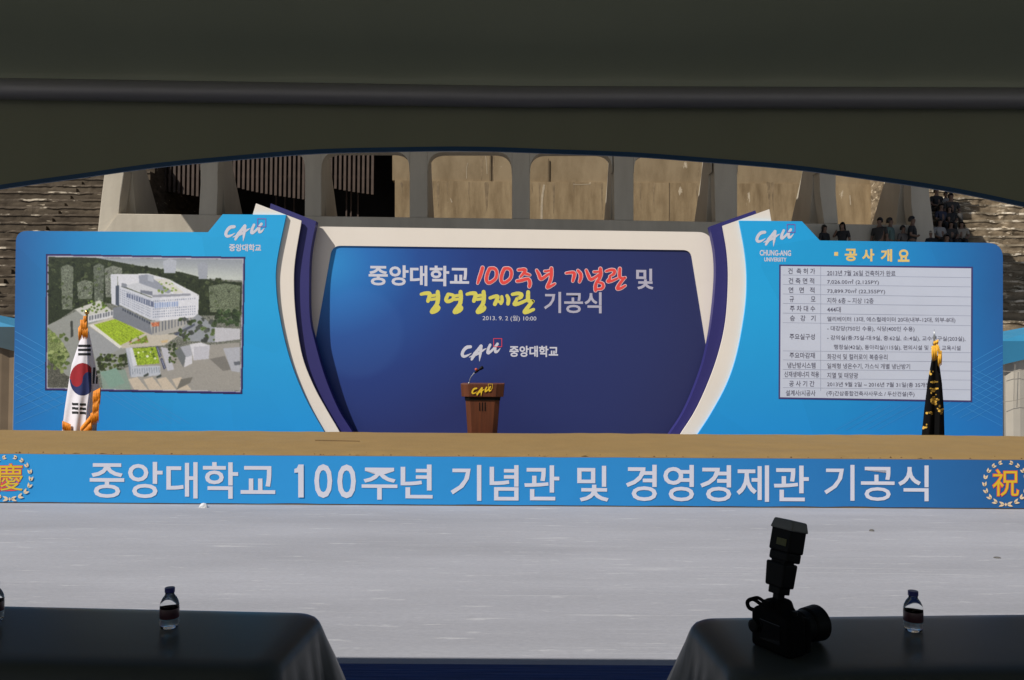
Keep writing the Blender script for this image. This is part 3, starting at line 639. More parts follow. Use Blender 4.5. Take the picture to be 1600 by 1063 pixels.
pg([(1180, 770), (1280, 750), (1330, 840), (1270, 850)], (128, 126, 122)); pg([(1270, 700), (1384, 690), (1383, 860), (1325, 850)], (174, 176, 184)); pg([(1340, 790), (1383, 785), (1383, 810), (1345, 812)], (110, 114, 122))
pg([(990, 905), (1070, 890), (1050, 930), (960, 975)], (122, 120, 114)); pg([(855, 650), (905, 642), (900, 662), (862, 664)], (198, 176, 140))
grain = np.random.default_rng(5).normal(0, 1, (PH, PW)).astype(np.float32)
lum = canvas.mean(2); green = (canvas[:, :, 1] > canvas[:, :, 2] + 6) & (lum < 135)
canvas *= (1 + np.where(green, .22, .03) * grain)[:, :, None]
canvas = np.clip(120 + (canvas - 120) * 1.16 - 7, 4, 246)
hz = np.clip(1 - (np.arange(PH) / PH) * 1.6, 0, 1)[:, None, None] * .09
canvas[:] = canvas * (1 - hz) + np.array((150, 156, 158), np.float32) * hz            # the misty air drawn into the print
sm = canvas.copy(); sm[1:-1, 1:-1] = sum(canvas[1 + a:PH - 1 + a, 1 + b_:PW - 1 + b_] * (.2 if a == b_ == 0 else .1) for a in (-1, 0, 1) for b_ in (-1, 0, 1))
lin = np.where(sm / 255 <= .04045, sm / 255 / 12.92, ((sm / 255 + .055) / 1.055) ** 2.4) * VK
vs = []
for j in range(PH + 1):
    for i in range(PW + 1):
        vs.append(P(*Z(PX0 + i * (PX1 - PX0) / PW, PY0 + j * (PY1 - PY0) / PH), YW - .0025) - ORG[wl.name])
jj, ii = np.nonzero(mask); k0 = jj * (PW + 1) + ii
me = bpy.data.meshes.new('building_picture'); me.from_pydata([tuple(v) for v in vs], [], np.stack([k0, k0 + 1, k0 + PW + 2, k0 + PW + 1], 1).tolist())
ca = me.color_attributes.new('Col', 'FLOAT_COLOR', 'CORNER')
cc = np.ones((len(jj), 4, 4), np.float32); cc[:, :, :3] = lin[jj, ii][:, None, :]; ca.data.foreach_set('color', cc.ravel())
me.materials.append(attr_mat('picture print', .45, .03, 25))
po = bpy.data.objects.new('building_picture', me); col.objects.link(po); po.parent = wl; ORG[po.name] = ORG[wl.name]

# right wing
blueR = curve([(1155, 345), (1164, 395), (1167, 439), (1164, 486), (1152, 552), (1136, 600), (1112, 645), (1090, 679), (1056, 730)])
whiteR = curve([(1129, 353), (1136, 395), (1138, 439), (1134, 501), (1123, 552), (1106, 600), (1086, 643), (1063, 679), (1030, 730)])
navyR = curve([(1109, 354), (1117, 395), (1118, 439), (1112, 501), (1102, 556), (1087, 602), (1068, 645), (1046, 679), (1012, 730)])
wr = thing('backdrop_panel', 'blue backdrop panel with a white table of construction figures', 'backdrop', (P(1350, 640, YW).x, YW, 0), 'three stage backdrops')
ox = ORG[wr.name].x
b = MB(); b.slab(blueR[::-1] + fillet([(1253, 346), (1281, 376), (1567, 380, 24), (1567, 730)]), YW, .04)
b.build('board', panel_mat('deep azure gradient print', [(0, (38, 166, 226)), (.45, (36, 158, 218)), (.78, (36, 124, 190)), (1, (40, 94, 156))], P(1100, 500, YW).x - ox, P(1567, 500, YW).x - ox, P(1300, 470, YW).z, P(1300, 695, YW).z, (32, 122, 200), 5.1), wr, tri=True)
b = MB(); b.slab(whiteR[::-1] + [(1202, 327), (1206, 350), (1196, 500), (1150, 730)], YW + .042, .03); b.build('white_strip', M_board, wr, tri=True)
b = MB(); b.slab(navyR[::-1] + [(1180, 329), (1186, 345), (1180, 500), (1140, 730)], YN, .14); b.build('navy_strip', M_navy, wr, tri=True)
logo(1180.6, 1242.6, 350, 385.5, YW - .0015, wr, M_white, M_sqp)
b = MB(); write(b, 'CHUNG-ANG', 1187, 1236, 391, 400, YW - .0015, .012, .035); write(b, 'UNIVERSITY', 1194, 1229, 402.5, 409, YW - .0015, .012, .035); b.build('lettering', M_white, wr, fix=False)
b = MB()
for t, x0, x1 in (('공', 1320, 1339), ('사', 1347, 1366), ('개', 1376, 1394), ('요', 1403, 1421)): write(b, t, x0, x1, 389.5 + (x0 - 1370) * .012, 409 + (x0 - 1370) * .012, YW - .0015, 0, .04)
b.sheet([(1303.5, 394), (1309.5, 394), (1309.5, 400), (1303.5, 400)], YW - .0015); b.build('title_lettering', M_ora, wr, fix=False)
lines([(1566, 540 + 11 * k, 1566 - min(90, 150 - 12 * k), 540 + 11 * k + min(90, 150 - 12 * k) * .55) for k in range(9)] + [(1566, 600 + 11 * k, 1566 - 55, 572 + 11 * k) for k in range(7)] + [(1440 - 16 * k, 634, 1370 - 16 * k, 672) for k in range(5)], YW - .0012, wr)
b = MB(); b.slab([(1217.5, 413.5), (1520, 417), (1519, 628.5), (1216.5, 623.5)], YW - .003, .0025); b.build('table_border', mat('navy border print', V(66, 60, 112), .5, .03), wr)
tb = MB(); tb.slab([(1220, 416), (1517.5, 419.5), (1516.5, 626), (1219, 621)], YW - .005, .0018)
tbo = tb.build('figure_table', mat('pale lilac print', V(196, 202, 218), .45, .03, 2), wr)
b = MB(); YT = YW - .0056
def TZ(x, y): return (1200 + x / 4.62, 400 + y / 4.62)
for yl, yr in ((138, 157), (206, 224), (275, 297), (343, 361), (413, 433), (482, 504), (686, 699), (751, 766), (819, 832), (885, 897), (951, 967)):
    (xa, ya), (xb, yb) = TZ(108, yl), TZ(1462, yr); stroke(b, [(xa, ya), ((xa + xb) / 2, (ya + yb) / 2), (xb, yb)], .45, YT, n=2)
stroke(b, [TZ(380, 75), TZ(380, 500), TZ(380, 975)], .45, YT - .0004, n=2); b.build('table_rule', mat('grey rule print', V(140, 146, 170), .5), tbo, fix=False)
b = MB()
for t, x0, x1, yc in (('건  축 허 가', 145, 340, 110), ('건 축 면 적', 148, 333, 180), ('연   면   적', 148, 335, 247), ('규           모', 155, 342, 313), ('주 차 대 수', 158, 340, 380), ('승   강   기', 158, 342, 450), ('주요실구성', 155, 338, 583), ('주요마감재', 155, 338, 718), ('냉난방시스템', 140, 342, 790), ('신재생에너지 적용', 118, 368, 855), ('공 사 기 간', 152, 335, 922), ('설계사/시공사', 128, 342, 990)):
    (xa, ya), (xb, yb) = TZ(x0, yc - 21), TZ(x1, yc + 21); write(b, t, xa, xb, ya, yb, YT - .0014, .008, .006)
for t, x0, x1, yc in (('2013년 7월 26일 건축허가 완료', 427, 920, 125), ('7,026.00㎡ (2,125PY)', 427, 800, 190), ('73,899.70㎡ (22,355PY)', 427, 845, 257), ('지하 6층 ~ 지상 12층', 427, 762, 323), ('444대', 427, 525, 387), ('엘리베이터 13대, 에스컬레이터 20대(내부-12대, 외부-8대)', 427, 1352, 462), ('- 대강당(750인 수용), 식당(400인 수용)', 427, 1057, 528), ('- 강의실(총:75실-대:9실, 중:62실, 소:4실), 교수연구실(203실),', 427, 1425, 597), ('행정실(42실), 동아리실(115실), 편의시설 및 기타 교육시설', 475, 1390, 664), ('화강석 및 컬러로이 복층유리', 427, 862, 729), ('일체형 냉온수기, 가스식 개별 냉난방기', 427, 1025, 797), ('지열 및 태양광', 427, 650, 863), ('2013년 9월 2일 ~ 2016년 7월 31일(총 35개월)', 427, 1185, 932), ('(주)간삼종합건축사사무소 / 두산건설(주)', 422, 1057, 997)):
    (xa, ya), (xb, yb) = TZ(x0, yc - 20), TZ(x1, yc + 20); write(b, t, xa, xb, ya, yb, YT - .0014, .009, .002)
b.build('table_lettering', mat('grey lettering print', V(92, 90, 108), .5, .03), tbo, fix=False)

# centre panel
cp = thing('backdrop_panel', 'navy backdrop panel in a white frame with red and yellow headline', 'backdrop', (P(800, 640, YC).x, YC, 0), 'three stage backdrops')
def screen_mat():
    m, N, L, bs = new_mat('navy gradient print'); bs.inputs['Roughness'].default_value = .4; bs.inputs['Specular IOR Level'].default_value = .35
    tc = N.new('ShaderNodeTexCoord')
    def glow(px, py, stops, sx=1):
        q = P(px, py, YC) - ORG[cp.name]
        mp = N.new('ShaderNodeMapping'); mp.inputs['Location'].default_value = (-q.x * sx, -q.y, -q.z); mp.inputs['Scale'].default_value = (sx, 1, 1); L.new(tc.outputs['Object'], mp.inputs[0])
        ln = N.new('ShaderNodeVectorMath'); ln.operation = 'LENGTH'; L.new(mp.outputs[0], ln.inputs[0])
        mr = N.new('ShaderNodeMapRange'); mr.inputs[2].default_value = 6.0; L.new(ln.outputs['Value'], mr.inputs[0])
        r = N.new('ShaderNodeValToRGB'); e = r.color_ramp.elements; e[0].position = stops[0][0]; e[0].color = stops[0][1]; e[1].position = stops[-1][0]; e[1].color = stops[-1][1]
        for p, c_ in stops[1:-1]: k = e.new(p); k.color = c_
        L.new(mr.outputs[0], r.inputs[0]); return r
    a = glow(505, 410, [(0, V(50, 146, 214)), (.10, V(44, 112, 186)), (.2, V(40, 80, 152)), (.32, V(40, 62, 128)), (.48, V(42, 51, 104)), (1, V(46, 49, 86))], .8)
    c_ = glow(560, 520, [(0, (.024, .024, .024, 1)), (.105, (.024, .024, .024, 1)), (.125, (0, 0, 0, 1)), (1, (0, 0, 0, 1))])
    d = glow(900, 520, [(0, (.0, .004, .02, 1)), (.2, (.0, .003, .014, 1)), (.34, (0, 0, 0, 1)), (1, (0, 0, 0, 1))])
    sc = N.new('ShaderNodeVectorMath'); sc.operation = 'MULTIPLY'; sc.inputs[1].default_value = (.2, .5, 1); L.new(c_.outputs[0], sc.inputs[0])
    m1 = N.new('ShaderNodeVectorMath'); m1.operation = 'ADD'; L.new(a.outputs[0], m1.inputs[0]); L.new(sc.outputs[0], m1.inputs[1])
    m2 = N.new('ShaderNodeVectorMath'); m2.operation = 'ADD'; L.new(m1.outputs[0], m2.inputs[0]); L.new(d.outputs[0], m2.inputs[1])
    L.new(m2.outputs[0], bs.inputs['Base Color']); return m
b = MB(); b.slab([(455, 735), (496, 372), (1106, 380), (1146, 735)], YC, .05); b.build('screen', screen_mat(), cp)
b = MB(); b.slab(fillet([(446, 735), (489, 354, 16), (1112, 363, 22), (1150, 735), (1135, 735), (1079, 391, 12), (519, 384, 14), (456, 735)]), YC - .016, .015); b.build('white_frame', M_board, cp, tri=True)
YP = YC - .0015
b = MB(); write(b, '중앙대학교', 576, 733, 415, 447, YP, .012, .026); b.build('headline', M_white, cp, fix=False)
b = MB(); write(b, '및', 994, 1021, 420, 452.5, YP, .012, .024); write(b, '기공식', 850, 940, 456.5, 489.5, YP, .008, .018)
b.build('grey_headline', mat('grey lettering', V(176, 173, 190), .55, .02), cp, fix=False)
b = MB(); write(b, '2013. 9. 2 (월) 10:00', 754, 838, 493.2, 502.8, YP, .008, .002); b.build('date_lettering', M_white, cp, fix=False)
A1 = lambda L_: [(730 + x, 400 + y) for x, y in L_]
A2 = lambda L_: [(870 + x, 400 + y) for x, y in L_]
RED = [(A1([(24, 18.5), (22, 26), (19, 35), (16.3, 43)]), [5, 5.2, 5, 3]),
       (A1([(35, 20), (31.5, 28), (30, 37), (33, 42), (39, 40), (45, 34), (46, 25), (42.5, 20), (36, 19.5)]), [5, 5, 5, 5, 4.6, 4.4, 4.6, 4.6, 4.2]),
       (A1([(58, 20), (54.5, 28), (53, 37), (56, 42), (62, 40), (68, 34), (69, 25), (65.5, 20), (59, 19.5)]), [5, 5, 5, 5, 4.6, 4.4, 4.6, 4.6, 4.2]),
       (A1([(80, 22), (90, 21.5), (89, 26), (83, 33)]), [4, 4.8, 4.8, 3]), (A1([(88, 27), (94, 28.5), (98, 30)]), [4, 4, 3]),
       (A1([(78, 39.5), (84, 38.5), (94, 36), (97, 38)]), [4.4, 5, 4.6, 4.6]), (A1([(97, 38), (98, 43), (97, 48)]), [5, 5.2, 4.6]),
       (A1([(108.5, 22.5), (112, 29), (114.5, 35.5), (118, 35), (125, 30), (130, 27)]), [3.6, 5, 5, 4.6, 4, 3]), (A1([(121, 24), (124, 24), (128, 23)]), 3.2),
       (A1([(131.5, 19.5), (131.5, 28), (130, 38), (126, 46), (125.5, 49.5), (131, 47), (137, 43.5)]), [4.6, 5.2, 5, 4.6, 4.4, 4, 2.8]),
       (A2([(14.5, 27), (22, 26), (27, 26.8), (27, 32), (25, 39.5)]), [3, 4, 4.8, 4.8, 3.6]), (A2([(33, 23), (37, 28), (37.5, 34), (35.5, 40.5)]), [4, 5, 5, 3.8]),
       (A2([(46, 22.5), (49, 30), (52.5, 36.5), (58, 35), (66, 29)]), [3.6, 5, 5, 4.4, 3.4]), (A2([(58, 25), (62, 25), (66, 24.5)]), 3.2),
       (A2([(68, 20), (68.5, 28), (66, 36), (63, 39)]), [4.8, 5.8, 5, 3.6]), (A2([(62.5, 40), (60.5, 47), (60.5, 54)]), [4, 5, 4.6]), (A2([(64, 41), (71, 43), (72.5, 48), (69, 51.5), (63, 52)]), [3, 4.2, 4.4, 4, 3]),
       (A2([(77, 24), (84, 22), (90, 23), (89, 28), (84, 31)]), [3.4, 4.4, 4.8, 4.6, 3]), (A2([(83, 32), (83, 35), (79.5, 40), (86, 39), (95, 35)]), [3.6, 4, 4.2, 4, 3]),
       (A2([(98.5, 20), (98, 28), (98.5, 33), (102, 35), (107, 34)]), [4.6, 5, 5, 4, 3]), (A2([(105, 35), (98, 44), (94.5, 51), (100, 50.5), (107, 46.5)]), [4, 4.6, 4.6, 4.2, 3])]
b = MB(); [stroke(b, p, w_, YP, 1.0) for p, w_ in RED]; b.build('brush_outline', mat('pale pink print', V(240, 190, 192), .55), cp, fix=False)
b = MB(); [stroke(b, p, w_, YP - .0012) for p, w_ in RED]; b.build('red_brush_lettering', M_red, cp, fix=False)
A3 = lambda L_: [(650 + x / 8, 440 + y / 8) for x, y in L_]
def gyeong(d): return [([(65 + d, 160), (120 + d, 148), (172 + d, 158), (150 + d, 245)], [3, 4, 4.6, 4]), ([(185 + d, 182), (240 + d, 172)], 2.8), ([(190 + d, 226), (250 + d, 216)], 2.8),
                       ([(272 + d, 130), (275 + d, 200), (262 + d, 282), (205 + d, 362), (202 + d, 384), (255 + d, 366), (284 + d, 332), (262 + d, 302)], [4.4, 5, 4.6, 4.4, 4.2, 4, 3.8, 3])]
YEL = gyeong(0) + gyeong(573) + [([(402, 160), (376, 225), (400, 250), (458, 226), (470, 178), (420, 160)], [3.6, 4, 4, 3.8, 3.4, 3]), ([(478, 182), (530, 174)], 2.8), ([(482, 226), (535, 220)], 2.8),
       ([(557, 130), (560, 200), (548, 282), (490, 362), (487, 386), (541, 368), (569, 334), (548, 304)], [4.4, 5, 4.6, 4.4, 4.2, 4, 3.8, 3]),
       ([(925, 207), (985, 188), (1022, 196), (985, 285)], [3.2, 4, 4.4, 4.2]), ([(1000, 235), (1060, 262)], 2.6), ([(1072, 190), (1076, 240), (1062, 276)], [3, 3.6, 3]), ([(1138, 178), (1156, 222), (1150, 280)], [3.4, 4.2, 3.8]),
       ([(1205, 162), (1270, 150), (1318, 164), (1306, 200), (1265, 212)], [3.2, 4, 4.4, 4, 3]), ([(1262, 215), (1252, 240), (1230, 285), (1290, 275), (1380, 236)], [3.4, 3.6, 4, 3.8, 3]),
       ([(1402, 132), (1400, 200), (1406, 240), (1464, 248)], [4.2, 4.8, 4.4, 3]), ([(1452, 252), (1400, 320), (1356, 382), (1400, 378), (1470, 350)], [3.8, 4.4, 4.4, 4.2, 3])]
b = MB(); [stroke(b, A3(p), w_, YP, .95) for p, w_ in YEL]; b.build('yellow_brush_lettering', M_yel, cp, fix=False)
logo(720.2, 784.5, 528.6, 565, YP, cp, M_white, M_sq, 16, .006)
b = MB(); write(b, '중앙대학교', 796, 872, 540.5, 558, YP, .006, .03); b.build('institution_lettering', M_white, cp, fix=False)

# ------------------------------------------------------------------ lectern and microphone
M_wood = mat('red brown veneer', (.105, .027, .008, 1), .5, .35, 2.2, (9, 9, .7))
M_blk = mat('matt black plastic', (.004, .004, .0043, 1), .55, .2, 8, spec=.15)
YLc = 11.40
q = P(753.5, 640, YLc); lx = q.x; zt = P(753, 600, YLc).z; zb = P(753, 620.5, YLc).z
lec = thing('lectern', 'tapered brown wooden lectern with a gold logo on its front', 'lectern', (lx, YLc + .25, 0))
def ring(z, w_, y0, y1, ch=0): 
    return [Vector((lx - w_ / 2, y0 + ch, z)), Vector((lx - w_ / 2 + ch * 2.2, y0, z)), Vector((lx + w_ / 2 - ch * 2.2, y0, z)), Vector((lx + w_ / 2, y0 + ch, z)), Vector((lx + w_ / 2, y1, z)), Vector((lx - w_ / 2, y1, z))]
b = MB(); b.prism(ring(0, .36, YLc + .06, YLc + .44, .03), ring(zb, .495, YLc + .03, YLc + .47, .03)); b.build('body', M_wood, lec, bevel=.006)
b = MB(); b.prism(ring(zb, .60, YLc, YLc + .5, .05), ring(zt, .63, YLc - .005, YLc + .5, .05)); b.build('top', M_wood, lec, bevel=.006)
b = MB(); b.prism(ring(zb - .05, .505, YLc + .022, YLc + .475, .03), ring(zb - .004, .51, YLc + .018, YLc + .475, .03)); b.build('dark_gap', M_blk, lec)  # darkness of the gap under the top, put in as a black ring
b = MB()
for x in (749.5, 753.7, 758):
    a = P(x, 629, YLc + .028); e = P(x, 642, YLc + .034); b.box(a.x - .007, a.x + .007, YLc + .030, YLc + .045, e.z, a.z)
b.build('slot', M_blk, lec)
logo(736.8, 769.8, 599.9, 619, YLc - .012, lec, M_gold, M_gold, 16, 0)
mic = thing('microphone', 'black gooseneck microphone with an orange ring on the lectern', 'microphone', (P(733, 598, YLc + .1).x, YLc + .1, zt))
m0 = Vector((P(733, 598, YLc + .1).x, YLc + .1, zt))
b = MB(); b.lathe([(.018, 0), (.016, .012), (.006, .02)], m0, 12); a = P(742, 582, YLc + .1); b.tube(spline([tuple(m0 + Vector((0, 0, .015))), tuple(P(735.5, 590, YLc + .1)), tuple(a)], 6), .006, 6); b.build('gooseneck', M_steel, mic, smooth=True)
h0 = P(741.5, 583, YLc + .1); h1 = P(755, 573.5, YLc + .1)
b = MB(); b.tube([h0, h0.lerp(h1, .25), h0.lerp(h1, .55), h0.lerp(h1, .7), h0.lerp(h1, .95), h1], [.012, .018, .014, .024, .026, .012], 10); b.build('head', M_blk, mic, smooth=True)
b = MB(); k = P(744, 577.5, YLc + .06); b.lathe([(0, -.02), (.017, -.014), (.021, 0), (.017, .014), (0, .02)], k, 10); b.build('ring', mat('orange plastic', rgb(200, 84, 50, .9), .5), mic, smooth=True)

# ------------------------------------------------------------------ flags
M_flag = attr_mat('satin flag cloth', .45, .04, 12)
M_matt = attr_mat('matt black flag cloth', .95, .04, 12); M_matt.node_tree.nodes['Principled BSDF'].inputs['Specular IOR Level'].default_value = .1
M_fringe = mat('orange gold fringe', rgb(226, 142, 26, .95), .6, .25, 30)
M_brass = mat('polished brass', (.65, .44, .14, 1), .22, .05, 8, metal=1)
M_pole = mat('varnished flag pole', (.16, .09, .04, 1), .4, .15, 5)
M_tas = mat('yellow gold tassel', rgb(232, 176, 50, .95), .6, .25, 30)
YFl = 11.15
def interp(t, x):
    for (a, b_), (c_, d) in zip(t, t[1:]):
        if x <= c_: return b_ + (d - b_) * (x - a) / (c_ - a)
    return t[-1][1]
def drape(name, Lt, Rt, y0, y1, colour, parent, fold, m, nu=110, nv=300):
    b = MB(); vs = []; cs = []
    def pos(u, v):
        y = y0 + (y1 - y0) * v; l = interp(Lt, y); r_ = interp(Rt, y); x = l + (r_ - l) * u
        sp = .35 + .65 * v
        dep = YFl - (.05 + .09 * math.sin(math.pi * min(1, u * 1.02)) + .022 * math.sin(u * 17 + v * 2.0) * v + fold(u, v)) * sp
        return x, y, P(x, y, dep)
    for j in range(nv + 1):
        for i in range(nu + 1): vs.append(pos(i / nu, j / nv)[2])
    b.v = [Vector(v) for v in vs]
    for j in range(nv):
        for i in range(nu):
            x, y, _ = pos((i + .5) / nu, (j + .5) / nv)
            b.f.append([j * (nu + 1) + i, j * (nu + 1) + i + 1, (j + 1) * (nu + 1) + i + 1, (j + 1) * (nu + 1) + i]); b.m.append(0); b.c.append(colour(x, y))
    return b.build(name, m, parent, smooth=True, fix=False)
W_ = V(214, 212, 222); K_ = (.012, .012, .014, 1); RD = (.30, .008, .016, 1); BL = (.012, .022, .11, 1)
def kr(x, y):
    def bars(cx, y0, wd, split, lean):
        for k in range(3):
            yy = y0 + 6.7 * k + lean * (x - cx)
            if yy <= y <= yy + 4.0 and abs(x - cx) < wd / 2 and not (split and abs(x - cx) < .9): return True
    if bars(132, 538.5, 20, False, 0): return K_
    if bars(123.5, 630, 22, True, .05): return K_
    if 574 < y < 600 and x > 144.6:
        u = x - 144.6 + (y - 587) * .06
        if 0 < u < 4 or 5.6 < u < 8.6 and not 585.5 < y < 588: return K_
    cx, cy, rx, ry = 129, 593, 20, 25.5; dx, dy = (x - cx) / rx, (y - cy) / ry
    if dx * dx + dy * dy < 1 and x < 143:
        a, b_ = dx - (-.5), dy + .0
        top = dy < 0
        if (dx + .45) ** 2 + dy ** 2 < .2: top = True
        if (dx - .45) ** 2 + dy ** 2 < .2: top = False
        return RD if top else BL
    return W_
def flag(px, label, finial, L_, R_, y1, colour, fold, cords, tassel_mat):
    base = P(px, 640, YFl); t = thing('flag_on_pole', label, 'flag', (base.x, YFl, 0))
    top = P(px, finial, YFl).z
    b = MB(); b.lathe([(.19, 0), (.19, .02), (.14, .05), (.04, .09), (.03, .16)], (base.x, YFl, 0), 24); b.build('stand', M_brass, t, smooth=True)
    b = MB(); b.tube([(base.x, YFl, .05), (base.x, YFl, top)], .014, 10); b.build('pole', M_pole, t, smooth=True)
    drape('cloth', L_, R_, L_[0][0], y1, colour, t, fold, M_matt if 'black' in label[:6] else M_flag)
    for n_, m_, shape in cords:
        f = MB()
        for (xa, ya, xb, yb, ln, sl2) in shape:
            k = max(5, int(math.hypot(xb - xa, yb - ya) * 2.4))
            for i in range(k + 1):
                u = i / k; x = xa + (xb - xa) * u; y = ya + (yb - ya) * u; l2 = ln * (1 + .15 * math.sin(i * 5.1))
                dep = YFl - .14 - .012 * math.sin(i * 2.1)
                f.tube([P(x, y, dep), P(x + sl2 * .5 + .3 * math.sin(i * 1.3), y + l2 * .5, dep - .01), P(x + sl2, y + l2, dep)], [.005, .0065, .003], 5)
        f.build(n_, m_, t, smooth=True)
    return t, base, top
fr = [(146, 612, 157, 606, 24, -1.0), (146, 628, 155, 622, 24, -1.5), (142, 646, 154, 640, 18, 0), (150, 632, 156, 618, 10, 0), (98, 658, 110, 663, 14, 0), (126, 668, 141, 650, 10, 1), (128, 672, 142, 660, 12, 2)]
ts = [(126, 500, 136, 500, 21, 0), (123, 512, 128, 506, 20, 0), (129, 512, 137, 512, 16, 0), (131, 494, 135, 494, 12, 0)]
t, base, top = flag(133, 'white national flag with red and blue circle and orange fringe', 490,
                    [(518, 130), (540, 122), (570, 112), (600, 107), (640, 101), (690, 95)], [(518, 139), (540, 143.5), (580, 151), (610, 157), (640, 153), (690, 150)], 690, kr,
                    lambda u, v: -.10 * smoothstep(.66, .74, u), [('fringe', M_fringe, fr), ('tassel', M_fringe, ts)], M_fringe)
b = MB(); b.lathe([(.012, -.03), (.02, -.02), (.012, -.01)] + [(.032 * math.sin(k * math.pi / 10) + (.001 if k in (0, 10) else 0), .03 - .032 * math.cos(k * math.pi / 10)) for k in range(1, 11)], (base.x, YFl, top - .015), 16); b.build('finial', M_brass, t, smooth=True)
rr = random.Random(11)
GB = []
for cx, cy, n, sx, sy in ((1453, 582, 12, 5, 5), (1459, 597, 9, 6, 2.2), (1459, 609, 14, 5, 3), (1460, 625, 26, 5.5, 6), (1470, 641, 14, 3.5, 6), (1453, 646, 7, 5, 2), (1445, 667, 6, 2.5, 5)):
    for _ in range(n): GB.append((cx + rr.gauss(0, sx * .5), cy + rr.gauss(0, sy * .5), rr.uniform(1.0, 2.8), rr.uniform(.8, 2.0), rr.choice((1, 1, .6, .35))))
def kb(x, y):
    for cx, cy, a, b_, k in GB:
        if ((x - cx) / a) ** 2 + ((y - cy) / b_) ** 2 < 1: return (.62 * k, .38 * k, .07 * k, 1)
    return (.004, .004, .0045, 1)
ts = [(1456, 541, 1464, 539, 21, 0), (1462, 536, 1466, 540, 18, 5), (1466, 552, 1471, 548, 20, 0), (1459, 534, 1466, 531, 6, 0)]
t, base, top = flag(1460.5, 'black ceremonial flag with gold embroidery and yellow tassel before the table', 533,
                    [(556, 1456.5), (600, 1449), (640, 1444), (690, 1439)], [(556, 1466), (600, 1472), (640, 1475), (690, 1476)], 690, kb,
                    lambda u, v: .05 * math.sin(u * 9), [('tassel', M_tas, ts)], M_tas)
b = MB(); b.lathe([(.02, -.03), (.024, 0), (.01, .03), (.013, .05), (.022, .08), (.010, .12), (.001, .2)], (base.x, YFl, top - .03), 12); b.build('finial', M_steel, t, smooth=True)

# ------------------------------------------------------------------ front tent over the photographer
M_roofc = mat('olive tent lining', (.265, .262, .16, 1), .8, .07, 1.2, (2.2, 1, .5), bump=.22)
n_ = M_roofc.node_tree; tr_ = n_.nodes.new('ShaderNodeBsdfTranslucent'); tr_.inputs[0].default_value = (.42, .52, .42, 1); mx_ = n_.nodes.new('ShaderNodeMixShader'); mx_.inputs[0].default_value = .022
out_ = n_.nodes['Material Output']; n_.links.new(n_.nodes['Principled BSDF'].outputs[0], mx_.inputs[1]); n_.links.new(tr_.outputs[0], mx_.inputs[2]); n_.links.new(mx_.outputs[0], out_.inputs[0])
M_trim = mat('dark blue edge tape', rgb(26, 84, 128, .7), .5, .1, 6)
M_barm = mat('brushed dark steel', (.36, .345, .335, 1), .55, .08, 3, (.3, 6, 6), metal=.4)
tent = thing('canopy_tent', 'dark open tent overhead with a steel rail and arched blue edged valance', 'tent', (0, -1, 0))
YV = 2.85
qz = P(750, 236, YV)
def zlow(x):                                            # arched lower edge, one arch to each 5.6 m bay
    d = (x - qz.x + 2.8) % 5.6 - 2.8; return qz.z - .049 * d * d
b = MB(); n = 240; rows = []
for j in range(9):
    rw = []
    for i in range(n + 1):
        x = -8.4 + 16.8 * i / n; z1 = zlow(x); z = 2.52 + (z1 - 2.52) * j / 8
        rw.append((x, YV + .012 * math.sin(x * 3.1 + .6) * j / 8 + .004 * math.sin(x * 11), z))
    rows.append(rw)
b.add([p for r_ in rows for p in r_], [(j * (n + 1) + i, j * (n + 1) + i + 1, (j + 1) * (n + 1) + i + 1, (j + 1) * (n + 1) + i) for j in range(8) for i in range(n)])
val = b.build('valance', M_roofc, tent, smooth=True, fix=False)
b = MB()
A = [(x, y - .004, z + .014) for x, y, z in rows[-1]]; B = [(x, y - .004, z - .002) for x, y, z in rows[-1]]; A2_ = [(x, y + .005, z + .014) for x, y, z in rows[-1]]; B2 = [(x, y + .005, z - .002) for x, y, z in rows[-1]]
w_ = n + 1
b.add(A + B + B2 + A2_, [(k * w_ + i, k * w_ + i + 1, ((k + 1) % 4) * w_ + i + 1, ((k + 1) % 4) * w_ + i) for k in range(4) for i in range(n)])
b.build('edge_tape', M_trim, val, smooth=False)
zb0 = P(0, 139, 2.78).z; zb1 = P(800, 151.5, 2.78).z; zb2 = P(1600, 154, 2.78).z
b = MB(); b.tube([(-8.4, 2.78, zb0 + .02), (P(0, 139, 2.78).x, 2.78, zb0), (0, 2.78, zb1), (P(1600, 154, 2.78).x, 2.78, zb2), (8.4, 2.78, zb2)], .037, 16); b.build('front_rail', M_barm, tent, smooth=True)
zr = max(zb0, zb1, zb2) + .045
b = MB(); b.prism([Vector((-8.4, YV + .02, zr)), Vector((-8.4, -1.2, 3.9)), Vector((-8.4, -5.2, zr))], [Vector((8.4, YV + .02, zr)), Vector((8.4, -1.2, 3.9)), Vector((8.4, -5.2, zr))])
b.f = [f for f in b.f if len(f) == 4][:2]; b.m = b.m[:2]; b.c = b.c[:2]
ro = b.build('roof', M_roofc, tent, fix=False)
for x in (-8.35, -2.91, 2.69, 8.35):
    for y in (2.78, -5.15):
        b = MB(); b.tube([(x, y, 0), (x, y, zr - .05)], .03, 10); b.build('leg', M_steel, tent, smooth=True)

